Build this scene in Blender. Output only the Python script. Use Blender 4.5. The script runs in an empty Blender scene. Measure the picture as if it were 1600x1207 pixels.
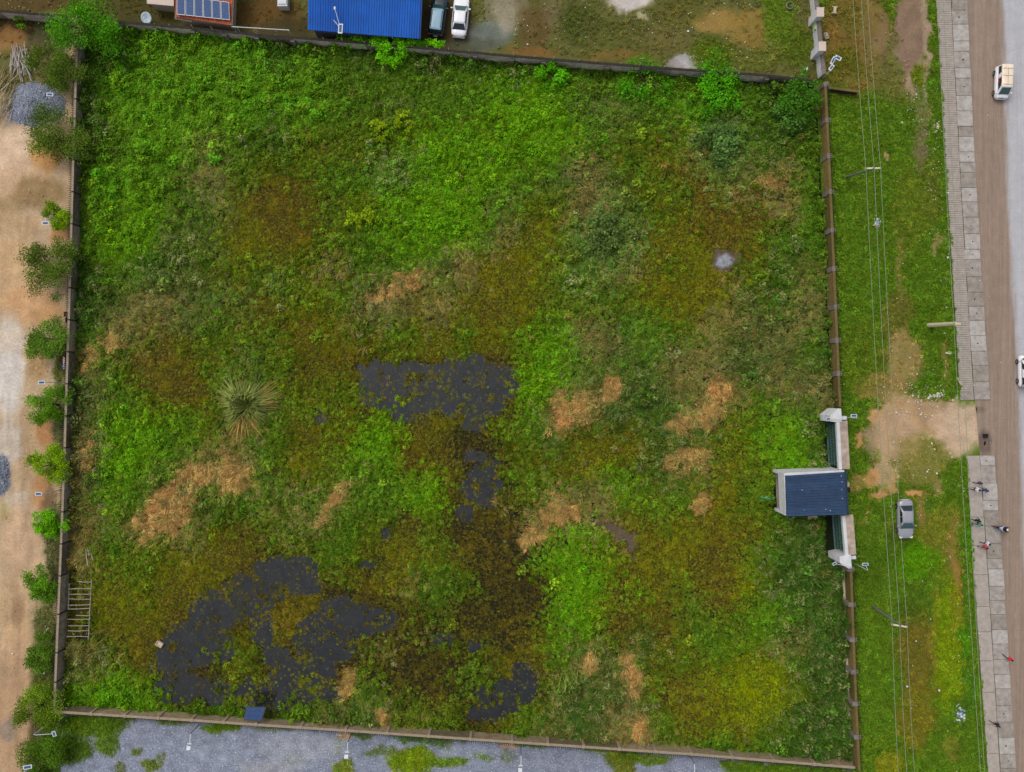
import bpy, math, random
import numpy as np
from mathutils import Vector, Matrix

random.seed(7)
RNG = np.random.default_rng(11)
SC = bpy.context.scene
COL = SC.collection

# ------------------------------------------------------------------ camera
H = 100.0            # camera height above the ground (m)
S = 13.4             # photo pixels per metre on the ground
cam_d = bpy.data.cameras.new('camera')
cam = bpy.data.objects.new('camera', cam_d)
COL.objects.link(cam)
cam.location = (0, 0, H)
cam.rotation_euler = (0, 0, 0)
cam_d.sensor_width = 36.0
cam_d.lens = 36.0 * H / (1600 / S)
cam_d.clip_end = 3000
SC.camera = cam

# ------------------------------------------------------------------ sky, sun, exposure
SUN_EL, SUN_AZ = 56.0, 318.0      # azimuth clockwise from +Y (top of the photo)
world = bpy.data.worlds.new('World')
SC.world = world
world.use_nodes = True
wn, wl = world.node_tree.nodes, world.node_tree.links
wn.clear()
sky = wn.new('ShaderNodeTexSky')
sky.sky_type = 'NISHITA'
sky.sun_disc = False
sky.sun_elevation = math.radians(SUN_EL)
sky.sun_rotation = math.radians(SUN_AZ)
sky.air_density, sky.dust_density, sky.ozone_density = 1.0, 4.0, 1.0
hsv = wn.new('ShaderNodeHueSaturation')
hsv.inputs['Saturation'].default_value = 0.35
bg = wn.new('ShaderNodeBackground')
bg.inputs['Strength'].default_value = 0.15
wo = wn.new('ShaderNodeOutputWorld')
wl.new(sky.outputs[0], hsv.inputs['Color'])
wl.new(hsv.outputs[0], bg.inputs['Color'])
wl.new(bg.outputs[0], wo.inputs['Surface'])

sun_d = bpy.data.lights.new('sun', 'SUN')
sun_d.energy = 0.85
sun_d.angle = math.radians(32)
sun_d.color = (1.0, 0.96, 0.90)
sun = bpy.data.objects.new('sun', sun_d)
COL.objects.link(sun)
_e, _a = math.radians(SUN_EL), math.radians(SUN_AZ)
_d = Vector((math.sin(_a) * math.cos(_e), math.cos(_a) * math.cos(_e), math.sin(_e)))
sun.rotation_euler = _d.to_track_quat('Z', 'Y').to_euler()
sun.location = _d * 150

SC.view_settings.view_transform = 'Standard'
SC.view_settings.look = 'None'
SC.view_settings.exposure = 0.0
SC.view_settings.gamma = 1.0
SC.view_settings.use_curve_mapping = False

# ------------------------------------------------------------------ helpers
def P(px, py, z=0.0):
    """photo pixel of a point that stands z metres up -> place in metres"""
    k = (1 - z / H) / S
    return Vector(((px - 800) * k, -(py - 603.5) * k, z))

def lin(c):
    return tuple(((v / 255) / 12.92 if v / 255 <= 0.04045 else ((v / 255 + 0.055) / 1.055) ** 2.4) for v in c[:3])

def lin_np(a):
    a = np.asarray(a, float) / 255
    return np.where(a <= 0.04045, a / 12.92, ((a + 0.055) / 1.055) ** 2.4)

def _hash(ix, iy, seed):
    n = (ix * 374761393 + iy * 668265263 + seed * 982451653) & 0xFFFFFFFF
    n = ((n ^ (n >> 13)) * 1274126177) & 0xFFFFFFFF
    n = n ^ (n >> 16)
    return (n & 0xFFFF) / 65535.0

def vnoise(x, y, seed=0):
    x = np.asarray(x, float); y = np.asarray(y, float)
    ix = np.floor(x).astype(np.int64); iy = np.floor(y).astype(np.int64)
    fx = x - ix; fy = y - iy
    fx = fx * fx * (3 - 2 * fx); fy = fy * fy * (3 - 2 * fy)
    a = _hash(ix, iy, seed); b = _hash(ix + 1, iy, seed)
    c = _hash(ix, iy + 1, seed); d = _hash(ix + 1, iy + 1, seed)
    return (a * (1 - fx) + b * fx) * (1 - fy) + (c * (1 - fx) + d * fx) * fy

def fbm(x, y, seed=0, octs=4):
    s = np.zeros_like(np.asarray(x, float)); amp = 0.5; t = 0
    for o in range(octs):
        s = s + amp * vnoise(np.asarray(x) * 2 ** o, np.asarray(y) * 2 ** o, seed + o * 17)
        t += amp; amp *= 0.5
    return s / t

def sstep(a, b, x):
    t = np.clip((x - a) / (b - a), 0, 1)
    return t * t * (3 - 2 * t)

def tag(o, label=None, cat=None, group=None, kind=None):
    if label: o['label'] = label
    if cat: o['category'] = cat
    if group: o['group'] = group
    if kind: o['kind'] = kind
    return o

def empty(name, loc=(0, 0, 0), rz=0.0):
    o = bpy.data.objects.new(name, None)
    COL.objects.link(o)
    o.location = loc
    o.rotation_euler = (0, 0, rz)
    o.empty_display_size = 0.3
    return o

def thing(name, label, cat, loc=(0, 0, 0), rz=0.0, group=None):
    return tag(empty(name, loc, rz), label, cat, group)

class MB:
    """collects faces; build() links them as one mesh object"""
    def __init__(self, off=(0, 0, 0)):
        self.v, self.f, self.m = [], [], []
        self.off = Vector(off)
    def poly(self, pts, mi=0):
        b = len(self.v)
        self.v += [Vector(p) - self.off for p in pts]
        self.f.append(tuple(range(b, b + len(pts)))); self.m.append(mi)
        return self
    def hexa(self, p, mi=0):
        """8 corners: bottom 4 counter-clockwise then top 4"""
        b = len(self.v)
        self.v += [Vector(q) - self.off for q in p]
        for f in ((3, 2, 1, 0), (4, 5, 6, 7), (0, 1, 5, 4), (1, 2, 6, 5), (2, 3, 7, 6), (3, 0, 4, 7)):
            self.f.append(tuple(b + i for i in f)); self.m.append(mi)
        return self
    def box(self, c, s, rz=0.0, mi=0, M=None):
        x, y, z = s[0] / 2, s[1] / 2, s[2] / 2
        R = Matrix.Rotation(rz, 3, 'Z') if M is None else M
        pts = [Vector(c) + R @ Vector(q) for q in ((-x, -y, -z), (x, -y, -z), (x, y, -z), (-x, y, -z), (-x, -y, z), (x, -y, z), (x, y, z), (-x, y, z))]
        return self.hexa(pts, mi)
    def prism(self, base, z0, z1, mi=0):
        n = len(base); b = len(self.v)
        self.v += [Vector((p[0], p[1], z0)) - self.off for p in base] + [Vector((p[0], p[1], z1)) - self.off for p in base]
        self.f.append(tuple(b + i for i in reversed(range(n)))); self.m.append(mi)
        self.f.append(tuple(b + n + i for i in range(n))); self.m.append(mi)
        for i in range(n):
            j = (i + 1) % n
            self.f.append((b + i, b + j, b + n + j, b + n + i)); self.m.append(mi)
        return self
    def tube(self, pts, r, n=6, mi=0):
        pts = [Vector(p) for p in pts]
        rs = r if isinstance(r, (list, tuple)) else [r] * len(pts)
        b = len(self.v)
        for i, p in enumerate(pts):
            d = (pts[min(i + 1, len(pts) - 1)] - pts[max(i - 1, 0)])
            d = d.normalized() if d.length > 1e-9 else Vector((0, 0, 1))
            up = Vector((0, 0, 1)) if abs(d.z) < 0.9 else Vector((1, 0, 0))
            a = d.cross(up).normalized(); c = a.cross(d).normalized()
            for k in range(n):
                t = 2 * math.pi * k / n
                self.v.append(p + (a * math.cos(t) + c * math.sin(t)) * rs[i] - self.off)
        for i in range(len(pts) - 1):
            for k in range(n):
                k2 = (k + 1) % n
                self.f.append((b + i * n + k, b + i * n + k2, b + (i + 1) * n + k2, b + (i + 1) * n + k)); self.m.append(mi)
        self.f.append(tuple(b + k for k in reversed(range(n)))); self.m.append(mi)
        e = b + (len(pts) - 1) * n
        self.f.append(tuple(e + k for k in range(n))); self.m.append(mi)
        return self
    def loft(self, rings, mi=0, close=True):
        n = len(rings[0]); b = len(self.v)
        for r in rings:
            self.v += [Vector(p) - self.off for p in r]
        for i in range(len(rings) - 1):
            for k in range(n):
                k2 = (k + 1) % n
                self.f.append((b + i * n + k, b + i * n + k2, b + (i + 1) * n + k2, b + (i + 1) * n + k)); self.m.append(mi)
        if close:
            self.f.append(tuple(b + k for k in reversed(range(n)))); self.m.append(mi)
            e = b + (len(rings) - 1) * n
            self.f.append(tuple(e + k for k in range(n))); self.m.append(mi)
        return self
    def mesh(self, name, mats, smooth=False):
        me = bpy.data.meshes.new(name)
        me.from_pydata([tuple(v) for v in self.v], [], self.f)
        for m in (mats if isinstance(mats, (list, tuple)) else [mats]):
            me.materials.append(m)
        if max(self.m, default=0) > 0:
            me.polygons.foreach_set('material_index', self.m)
        if smooth:
            me.polygons.foreach_set('use_smooth', [True] * len(me.polygons))
        me.update()
        return me
    def build(self, name, mats, parent=None, smooth=False, bevel=0.0):
        o = bpy.data.objects.new(name, self.mesh(name, mats, smooth))
        COL.objects.link(o)
        if parent is not None: o.parent = parent
        if bevel:
            b = o.modifiers.new('bevel', 'BEVEL'); b.width = bevel; b.segments = 2; b.limit_method = 'ANGLE'
        return o

def np_mesh(name, verts, faces_flat, nper, mat, smooth=False, col=None):
    """fast mesh from arrays; every face has nper corners"""
    me = bpy.data.meshes.new(name)
    nf = len(faces_flat) // nper
    me.vertices.add(len(verts)); me.vertices.foreach_set('co', np.asarray(verts, np.float32).ravel())
    me.loops.add(len(faces_flat)); me.loops.foreach_set('vertex_index', np.asarray(faces_flat, np.int32))
    me.polygons.add(nf)
    me.polygons.foreach_set('loop_start', np.arange(0, nf * nper, nper, dtype=np.int32))
    me.polygons.foreach_set('loop_total', np.full(nf, nper, np.int32))
    if smooth: me.polygons.foreach_set('use_smooth', np.ones(nf, bool))
    if col is not None:
        at = me.color_attributes.new('col', 'FLOAT_COLOR', 'POINT')
        c4 = np.ones((len(verts), 4), np.float32); c4[:, :3] = col
        at.data.foreach_set('color', c4.ravel())
    me.update(calc_edges=True)
    me.validate()
    me.materials.append(mat)
    return me

# ------------------------------------------------------------------ materials
def new_mat(name):
    m = bpy.data.materials.new(name); m.use_nodes = True
    nt = m.node_tree
    return m, nt, nt.nodes['Principled BSDF']

def N(nt, t, **kw):
    n = nt.nodes.new(t)
    for k, v in kw.items():
        setattr(n, k, v)
    return n

def mixrgb(nt, fac, a, b, blend='MIX'):
    n = nt.nodes.new('ShaderNodeMix'); n.data_type = 'RGBA'; n.blend_type = blend
    for sock, val in ((n.inputs[0], fac), (n.inputs[6], a), (n.inputs[7], b)):
        if hasattr(val, 'is_output'): nt.links.new(val, sock)
        elif isinstance(val, (int, float)): sock.default_value = val
        else: sock.default_value = (*val[:3], 1)
    return n.outputs[2]

def noise(nt, scale, detail=4, rough=0.6, vec=None, stretch=None):
    n = nt.nodes.new('ShaderNodeTexNoise')
    n.inputs['Scale'].default_value = scale; n.inputs['Detail'].default_value = detail; n.inputs['Roughness'].default_value = rough
    tc = nt.nodes.new('ShaderNodeNewGeometry')
    src = tc.outputs['Position']
    if stretch:
        mp = nt.nodes.new('ShaderNodeMapping'); mp.inputs['Scale'].default_value = stretch
        nt.links.new(src, mp.inputs['Vector']); src = mp.outputs[0]
    nt.links.new(src, n.inputs['Vector'])
    return n.outputs['Fac']

def ramp(nt, fac, stops):
    r = nt.nodes.new('ShaderNodeValToRGB')
    els = r.color_ramp.elements
    while len(els) < len(stops): els.new(0.5)
    for e, (p, c) in zip(els, stops):
        e.position = p; e.color = (*c, 1) if len(c) == 3 else c
    nt.links.new(fac, r.inputs[0])
    return r.outputs[0]

def bump(nt, bsdf, h, dist=0.02, strength=0.5):
    b = nt.nodes.new('ShaderNodeBump'); b.inputs['Strength'].default_value = strength; b.inputs['Distance'].default_value = dist
    nt.links.new(h, b.inputs['Height']); nt.links.new(b.outputs[0], bsdf.inputs['Normal'])

def simple(name, c, rough=0.6, metal=0.0, var=0.15, scale=3.0, dirt=None, dirt_amt=0.35, dirt_scale=0.8, spec=0.3, bmp=0.0, coat=0.0):
    m, nt, b = new_mat(name)
    base = lin(c)
    dark = tuple(v * (1 - var) for v in base); light = tuple(min(1, v * (1 + var)) for v in base)
    colr = ramp(nt, noise(nt, scale, 5), [(0.3, dark), (0.7, light)])
    if dirt:
        w = ramp(nt, noise(nt, dirt_scale, 6, 0.7), [(0.5 - dirt_amt * 0.3, (0, 0, 0)), (0.75 - dirt_amt * 0.2, (1, 1, 1))])
        ma = nt.nodes.new('ShaderNodeMath'); ma.operation = 'MULTIPLY'; ma.inputs[1].default_value = min(1, dirt_amt * 1.6)
        nt.links.new(w, ma.inputs[0])
        colr = mixrgb(nt, ma.outputs[0], colr, lin(dirt))
    nt.links.new(colr, b.inputs['Base Color'])
    b.inputs['Roughness'].default_value = rough; b.inputs['Metallic'].default_value = metal
    b.inputs['Specular IOR Level'].default_value = spec
    if coat: b.inputs['Coat Weight'].default_value = coat
    if bmp: bump(nt, b, noise(nt, scale * 4, 4), bmp, 0.6)
    return m

def ground_mat(name, fine=6.0, amt=0.35, speck=None, rough=0.9, bmp=0.03, speck_scale=9.0):
    """colour of the soil from the 'col' attribute, broken up by fine grain"""
    m, nt, b = new_mat(name)
    at = N(nt, 'ShaderNodeVertexColor'); at.layer_name = 'col'
    n1 = noise(nt, fine, 6, 0.7); n2 = noise(nt, fine * 0.17, 5, 0.65)
    f1 = ramp(nt, n1, [(0.25, (1 - amt,) * 3), (0.75, (1 + amt,) * 3)])
    f2 = ramp(nt, n2, [(0.3, (1 - amt * 0.6,) * 3), (0.7, (1 + amt * 0.6,) * 3)])
    c = mixrgb(nt, 1.0, at.outputs[0], f1, 'MULTIPLY'); c = mixrgb(nt, 1.0, c, f2, 'MULTIPLY')
    if speck:
        s = ramp(nt, noise(nt, speck_scale, 2, 0.5), [(0.62, (0, 0, 0)), (0.70, (1, 1, 1))])
        c = mixrgb(nt, s, c, lin(speck))
    nt.links.new(c, b.inputs['Base Color'])
    b.inputs['Roughness'].default_value = rough; b.inputs['Specular IOR Level'].default_value = 0.15
    bump(nt, b, n1, bmp, 0.7)
    return m

def leaf_mat(name, source='INSTANCER', base=None, trans=0.14, gain=1.0):
    """plant colour from the plant itself ('col'), each blade a little different ('shade')"""
    m, nt, b = new_mat(name)
    out = nt.nodes['Material Output']
    if source:
        at = N(nt, 'ShaderNodeAttribute'); at.attribute_type = source; at.attribute_name = 'col'
        c = at.outputs['Color']
    else:
        rgb = N(nt, 'ShaderNodeRGB'); rgb.outputs[0].default_value = (*lin(base), 1); c = rgb.outputs[0]
    sh = N(nt, 'ShaderNodeVertexColor'); sh.layer_name = 'shade'
    c = mixrgb(nt, 1.0, c, sh.outputs[0], 'MULTIPLY')
    if gain != 1.0: c = mixrgb(nt, 1.0, c, (gain,) * 3, 'MULTIPLY')
    df = N(nt, 'ShaderNodeBsdfDiffuse'); tr = N(nt, 'ShaderNodeBsdfTranslucent'); mx = N(nt, 'ShaderNodeMixShader')
    mx.inputs[0].default_value = trans
    nt.links.new(c, df.inputs[0]); nt.links.new(c, tr.inputs[0])
    nt.links.new(df.outputs[0], mx.inputs[1]); nt.links.new(tr.outputs[0], mx.inputs[2])
    nt.links.new(mx.outputs[0], out.inputs['Surface'])
    return m

MAT = {}
MAT['soil'] = ground_mat('soil', 5.0, 0.3)
MAT['yard'] = ground_mat('yard', 4.0, 0.28, bmp=0.02)
MAT['gravel'] = ground_mat('gravel', 5.0, 0.5, speck=(196, 202, 214), bmp=0.05, speck_scale=6)
MAT['plant'] = leaf_mat('plant', 'INSTANCER')
MAT['tree_leaf'] = leaf_mat('tree_leaf', None, base=(255, 255, 255))   # leaf colours are in the mesh
MAT['bark'] = simple('bark', (88, 74, 58), 0.9, var=0.3, scale=6)
MAT['wall_grey'] = simple('wall_grey', (134, 124, 110), 0.92, var=0.22, scale=2.2, dirt=(62, 58, 48), dirt_amt=0.5, dirt_scale=0.9, bmp=0.02)
MAT['wall_top'] = simple('wall_top', (168, 156, 142), 0.92, var=0.25, scale=2.5, dirt=(70, 62, 56), dirt_amt=0.3, dirt_scale=0.8, bmp=0.02)
MAT['wall_moss'] = simple('wall_moss', (116, 96, 58), 0.95, var=0.25, scale=2.0, dirt=(84, 80, 28), dirt_amt=0.4, dirt_scale=0.5, bmp=0.02)
MAT['wall_tan'] = simple('wall_tan', (142, 126, 100), 0.92, var=0.18, scale=2.0, dirt=(92, 80, 58), dirt_amt=0.4, dirt_scale=0.8, bmp=0.02)
for _w, _c, _d in (('wall_grey', (134, 124, 110), (62, 58, 48)), ('wall_top', (190, 178, 164), (92, 84, 76)), ('wall_moss', (116, 96, 58), (84, 80, 28)), ('wall_tan', (142, 126, 100), (92, 80, 58))):
    for _k, (_f, _a) in enumerate(((1.0, .3), (.82, .55), (1.1, .4))):
        MAT['%s_%d' % (_w, _k)] = simple('%s_%d' % (_w, _k), tuple(min(255, v * _f) for v in _c), 0.93, var=.28, scale=2.6, dirt=_d, dirt_amt=_a, dirt_scale=1.0 + .4 * _k, bmp=.02)
MAT['coping_dark'] = simple('coping_dark', (52, 46, 42), 0.95, var=0.3, scale=3)
MAT['coping_tan'] = simple('coping_tan', (150, 134, 112), 0.9, var=0.2, scale=3)
MAT['pier_light'] = simple('pier_light', (176, 164, 140), 0.9, var=0.15, scale=3, dirt=(110, 100, 80), dirt_amt=0.3)
MAT['pier_grey'] = simple('pier_grey', (120, 112, 104), 0.9, var=0.18, scale=3, dirt=(90, 80, 60), dirt_amt=0.3)
MAT['spike'] = simple('spike', (34, 31, 30), 0.7, var=0.2)
MAT['white_paint'] = simple('white_paint', (205, 205, 208), 0.7, var=0.06, scale=1.5, dirt=(165, 160, 150), dirt_amt=0.3, dirt_scale=1.1)
MAT['slab_tan'] = simple('slab_tan', (186, 168, 152), 0.9, var=0.12, scale=2, dirt=(128, 112, 100), dirt_amt=0.5, dirt_scale=0.9)
MAT['metal_white'] = simple('metal_white', (196, 202, 206), 0.45, var=0.05)
MAT['panel_blue'] = simple('panel_blue', (58, 82, 124), 0.5, var=0.12, scale=2, spec=0.2)
MAT['cell_line'] = simple('cell_line', (150, 165, 185), 0.4, var=0.05)
MAT['blue_roof'] = simple('blue_roof', (30, 92, 178), 0.45, var=0.06, scale=1.2, dirt=(38, 80, 140), dirt_amt=0.25, dirt_scale=0.4, spec=0.4)
MAT['navy_roof'] = simple('navy_roof', (40, 60, 86), 0.55, var=0.10, scale=1.5, dirt=(74, 92, 112), dirt_amt=0.3, dirt_scale=1.2, spec=0.4)
for _k, (_a, _b) in enumerate((((30, 92, 178), (38, 44, 64)), ((34, 96, 182), (38, 44, 66)), ((28, 86, 170), (36, 62, 92)))):
    MAT['blue_roof_%d' % _k] = simple('blue_roof_%d' % _k, _a, 0.65, var=0.10, scale=.8, dirt=(40, 78, 138), dirt_amt=0.3, dirt_scale=0.6, spec=0.15)
    MAT['navy_roof_%d' % _k] = simple('navy_roof_%d' % _k, ((42, 68, 100), (48, 74, 106), (38, 62, 92))[_k], 0.55, var=0.12, scale=1.5, dirt=(74, 92, 116), dirt_amt=0.25, dirt_scale=1.4, spec=0.4)
MAT['red_roof'] = simple('red_roof', (176, 92, 62), 0.8, var=0.15, scale=3, dirt=(120, 60, 45), dirt_amt=0.3)
MAT['pink_slab'] = simple('pink_slab', (200, 182, 170), 0.85, var=0.06, scale=2)
MAT['dark_wall'] = simple('dark_wall', (70, 72, 80), 0.9, var=0.15)
MAT['cream_wall'] = simple('cream_wall', (150, 142, 128), 0.9, var=0.15)
MAT['concrete'] = simple('concrete', (170, 160, 150), 0.92, var=0.10, scale=2.5, dirt=(140, 128, 118), dirt_amt=0.4, dirt_scale=1.6, bmp=0.01)
MAT['slab_a'] = simple('slab_a', (178, 172, 166), 0.92, var=0.08, scale=2.5, dirt=(128, 118, 110), dirt_amt=0.4, dirt_scale=1.6, bmp=0.01)
MAT['slab_b'] = simple('slab_b', (168, 161, 153), 0.92, var=0.10, scale=2.5, dirt=(126, 116, 108), dirt_amt=0.5, dirt_scale=1.6, bmp=0.01)
MAT['slab_c'] = simple('slab_c', (156, 148, 139), 0.92, var=0.10, scale=2.5, dirt=(118, 108, 98), dirt_amt=0.5, dirt_scale=1.6, bmp=0.01)
MAT['stick'] = simple('stick', (178, 168, 160), 0.9, var=0.2, scale=4)
MAT['stick_grey'] = simple('stick_grey', (150, 142, 132), 0.9, var=0.25, scale=4)
MAT['stick_tan'] = simple('stick_tan', (158, 142, 98), 0.9, var=0.25, scale=4)
MAT['pole_conc'] = simple('pole_conc', (200, 188, 160), 0.9, var=0.1, scale=3)
MAT['pole_dark'] = simple('pole_dark', (104, 106, 96), 0.9, var=0.15, scale=3)
MAT['wood_pale'] = simple('wood_pale', (205, 200, 170), 0.85, var=0.1)
MAT['wire'] = simple('wire', (128, 142, 112), 0.5, var=0.05, spec=0.4)
MAT['glass'] = simple('glass', (22, 34, 44), 0.08, var=0.1, spec=0.8)
MAT['glass_green'] = simple('glass_green', (34, 74, 76), 0.08, var=0.15, spec=0.8)
MAT['tyre'] = simple('tyre', (24, 24, 26), 0.85, var=0.1)
MAT['rim'] = simple('rim', (150, 152, 156), 0.35, metal=0.8, var=0.05)
MAT['car_white'] = simple('car_white', (232, 232, 236), 0.3, var=0.02, coat=0.4)
MAT['car_silver'] = simple('car_silver', (156, 156, 163), 0.35, metal=0.15, var=0.03, coat=0.4)
MAT['car_teal'] = simple('car_teal', (28, 46, 56), 0.3, var=0.05, coat=0.5)
MAT['car_roof_blue'] = simple('car_roof_blue', (134, 168, 186), 0.3, var=0.04, coat=0.4)
MAT['van_roof'] = simple('van_roof', (238, 224, 204), 0.45, var=0.05, scale=1.2, dirt=(214, 160, 124), dirt_amt=0.2, dirt_scale=0.7)
MAT['lamp_red'] = simple('lamp_red', (150, 28, 26), 0.3, var=0.1)
MAT['lamp_clear'] = simple('lamp_clear', (220, 222, 215), 0.2, var=0.05)
MAT['black_plastic'] = simple('black_plastic', (28, 28, 30), 0.6, var=0.1)
MAT['seat_red'] = simple('seat_red', (128, 28, 34), 0.8, var=0.15)
MAT['gate_metal'] = simple('gate_metal', (74, 104, 98), 0.6, var=0.15, spec=0.4)
MAT['teal_pipe'] = simple('teal_pipe', (46, 150, 130), 0.5)
MAT['rust_rod'] = simple('rust_rod', (186, 172, 138), 0.85, var=0.2)
MAT['litter'] = simple('litter', (206, 208, 204), 0.6, var=0.1, scale=1.5)
MAT['litter_tan'] = simple('litter_tan', (196, 178, 146), 0.8, var=0.15)
MAT['litter_blue'] = simple('litter_blue', (120, 150, 196), 0.7, var=0.15)
MAT['stone'] = simple('stone', (142, 148, 160), 0.9, var=0.3, scale=6)
MAT['black_cloth'] = simple('black_cloth', (26, 22, 24), 0.95, var=0.2)
MAT['pink_cloth'] = simple('pink_cloth', (206, 176, 170), 0.9, var=0.2, scale=5)
MAT['lilac_cloth'] = simple('lilac_cloth', (150, 150, 196), 0.9, var=0.2, scale=5)
MAT['skin'] = simple('skin', (84, 54, 40), 0.6, var=0.08)
MAT['hair'] = simple('hair', (22, 18, 18), 0.9, var=0.15)
CLOTH = {}
def cloth(c):
    k = tuple(c)
    if k not in CLOTH: CLOTH[k] = simple('cloth_%d_%d_%d' % k, c, 0.9, var=0.12, scale=6)
    return CLOTH[k]

# ================================================================== THE SETTING
WH = 1.9            # boundary wall height
TLw, TRw = P(117, 27, WH), P(1284, 128, WH)
BRw, BLw = P(1341, 1200, WH), P(84, 1113, WH)

def to_px(x, y):
    return 800 + x * S, 603.5 - y * S

def blobs_paint(px, py, base, blobs, warp=9.0, seed=3):
    """soil colours: patches of different earth laid over a base, edges broken by noise.
    returns colour (linear) and how densely grass grows there"""
    wx = px + (fbm(px / 22, py / 22, seed) - 0.5) * 2 * warp + (fbm(px / 6, py / 6, seed + 5) - 0.5) * warp * 0.8
    wy = py + (fbm(px / 22, py / 22, seed + 31) - 0.5) * 2 * warp + (fbm(px / 6, py / 6, seed + 9) - 0.5) * warp * 0.8
    c = np.tile(np.array(base[:3], float), (len(px), 1)); g = np.full(len(px), float(base[3]))
    for (cx, cy, rx, ry, col, st, gr) in blobs:
        d = np.sqrt(((wx - cx) / rx) ** 2 + ((wy - cy) / ry) ** 2)
        w = (1 - sstep(0.65, 1.2, d)) * st
        c = c * (1 - w[:, None]) + np.array(col, float) * w[:, None]
        g = g * (1 - w) + gr * w
    return c, g

def sheet(name, q, nx, ny, z, base, blobs, mat, label, zfun=None, warp=9.0, seed=3, smooth=True, tint=None):
    """ground surface over the quadrilateral q (four corners: a b on the near edge, c d on the far edge)"""
    a, b, c, d = [np.array(v[:2]) for v in q]
    u, v = np.meshgrid(np.linspace(0, 1, nx + 1), np.linspace(0, 1, ny + 1))
    u, v = u.ravel()[:, None], v.ravel()[:, None]
    xy = (a * (1 - u) + b * u) * (1 - v) + (d * (1 - u) + c * u) * v
    px, py = to_px(xy[:, 0], xy[:, 1])
    col, g = blobs_paint(px, py, base, blobs, warp, seed)
    lc = lin_np(col) * (0.86 + 0.28 * fbm(px / 14, py / 14, seed + 77))[:, None]
    if tint is not None: lc = tint(px, py, lc)
    zz = np.full(len(px), z) + (zfun(px, py) if zfun else 0.02 * (fbm(px / 30, py / 30, seed + 3) - 0.5))
    idx = np.arange((nx + 1) * (ny + 1)).reshape(ny + 1, nx + 1)
    f = np.stack([idx[:-1, :-1], idx[:-1, 1:], idx[1:, 1:], idx[1:, :-1]], -1).reshape(-1, 4)
    me = np_mesh(name, np.column_stack([xy, zz]), f.ravel(), 4, mat, smooth, lc)
    o = bpy.data.objects.new(name, me); COL.objects.link(o)
    tag(o, label, name.replace('_', ' '), kind='structure')
    return o

def extend(a, b, t):
    return a + (b - a) * t

# far ground, to the horizon
far = sheet('ground', [(-900, -900), (900, -900), (900, 900), (-900, 900)], 60, 60, -0.7,
            (96, 92, 56, 0), [], MAT['soil'], 'flat olive brown land reaching out all around the plots', zfun=lambda x, y: 0 * x)

OLV = (84, 78, 34); TAN = (178, 153, 122)
LEFT_BLOBS = [
    (30, 40, 70, 30, (78, 68, 36), 1, .5), (15, 62, 40, 26, (132, 86, 36), .8, .1), (75, 62, 40, 30, (74, 72, 46), .9, .4),
    (40, 110, 70, 40, (80, 82, 36), .8, .6), (50, 165, 50, 34, (112, 116, 126), .9, 0),
    (20, 235, 42, 40, (206, 178, 150), .9, 0), (70, 245, 26, 30, (188, 130, 66), .9, 0), (28, 285, 45, 35, (196, 162, 128), .8, 0),
    (60, 300, 45, 26, (128, 104, 66), .7, .15), (15, 320, 26, 16, (140, 116, 78), .6, 0), (25, 350, 45, 22, (172, 140, 100), .6, 0), (95, 372, 20, 14, (164, 104, 58), .8, 0),
    (25, 420, 45, 50, (200, 160, 116), .8, 0), (45, 478, 50, 34, (200, 150, 100), .8, 0), (80, 490, 30, 18, (190, 138, 88), .7, 0),
    (14, 575, 28, 84, (200, 190, 180), 1, 0), (8, 530, 30, 20, (198, 180, 160), .8, 0), (58, 560, 14, 40, (156, 122, 76), .8, .3),
    (14, 690, 24, 40, (186, 172, 156), .9, 0), (44, 690, 12, 80, (166, 136, 98), .7, .1), (70, 672, 14, 38, (170, 112, 64), .9, 0),
    (2, 742, 15, 34, (106, 114, 134), 1, 0), (30, 785, 22, 20, (186, 174, 160), .7, 0), (66, 768, 18, 34, (164, 108, 60), .8, 0), (74, 778, 12, 22, (106, 88, 66), .7, .1),
    (10, 800, 10, 16, (150, 140, 90), .6, .4), (36, 850, 34, 70, (204, 168, 132), .8, 0), (22, 950, 34, 60, (178, 146, 108), .7, 0), (28, 1010, 30, 40, (190, 150, 112), .6, 0), (28, 955, 14, 24, (140, 110, 80), .6, .1),
    (24, 1130, 44, 110, (172, 136, 100), .8, 0), (14, 1145, 16, 22, (134, 118, 104), .8, 0),
    (95, 560, 14, 60, (70, 78, 30), .8, .9), (92, 690, 12, 60, (60, 72, 30), .7, .8), (84, 850, 14, 70, (66, 74, 36), .8, .9),
    (72, 985, 22, 50, (78, 84, 40), .9, .9), (70, 1070, 26, 50, (74, 84, 34), .9, .9), (62, 1150, 20, 40, (84, 76, 50), .9, .6), (90, 1150, 26, 60, (70, 92, 24), 1, 1), (78, 1195, 40, 24, (64, 84, 24), 1, 1),
    (108, 1195, 20, 30, (64, 84, 24), .9, 1),
]
LEFT_BLOBS = [b_ if b_[4][0] - b_[4][2] < 68 else (*b_[:4], tuple(round(v * .72 + w * .28) for v, w in zip(b_[4], (172, 148, 120))), *b_[5:]) for b_ in LEFT_BLOBS]
A0, A1 = extend(TLw, BLw, -0.012), extend(TLw, BLw, 1.5)
LTW0, LTW1 = P(-260, 0, WH), P(117, 27, WH)
sheet('dirt_yard', [P(-560, 1750), A1, A0, P(-560, -20)], 130, 340, 0.0, (*TAN, 0.0), LEFT_BLOBS, MAT['yard'],
      'sandy tan dirt yard with pale patches left of the wall',
      tint=lambda px, py, lc: lc * ((0.84 + 0.32 * fbm(px / 2.6, py / 70, 15, 3)) * (1 - sstep(560, 700, py) * sum(.16 * np.exp(-((px - x0 - 8 * np.sin(py / 130)) / 2.2) ** 2) * (.4 + fbm(px / 9, py / 30, 8)) for x0 in (22, 40, 47))))[:, None])

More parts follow.
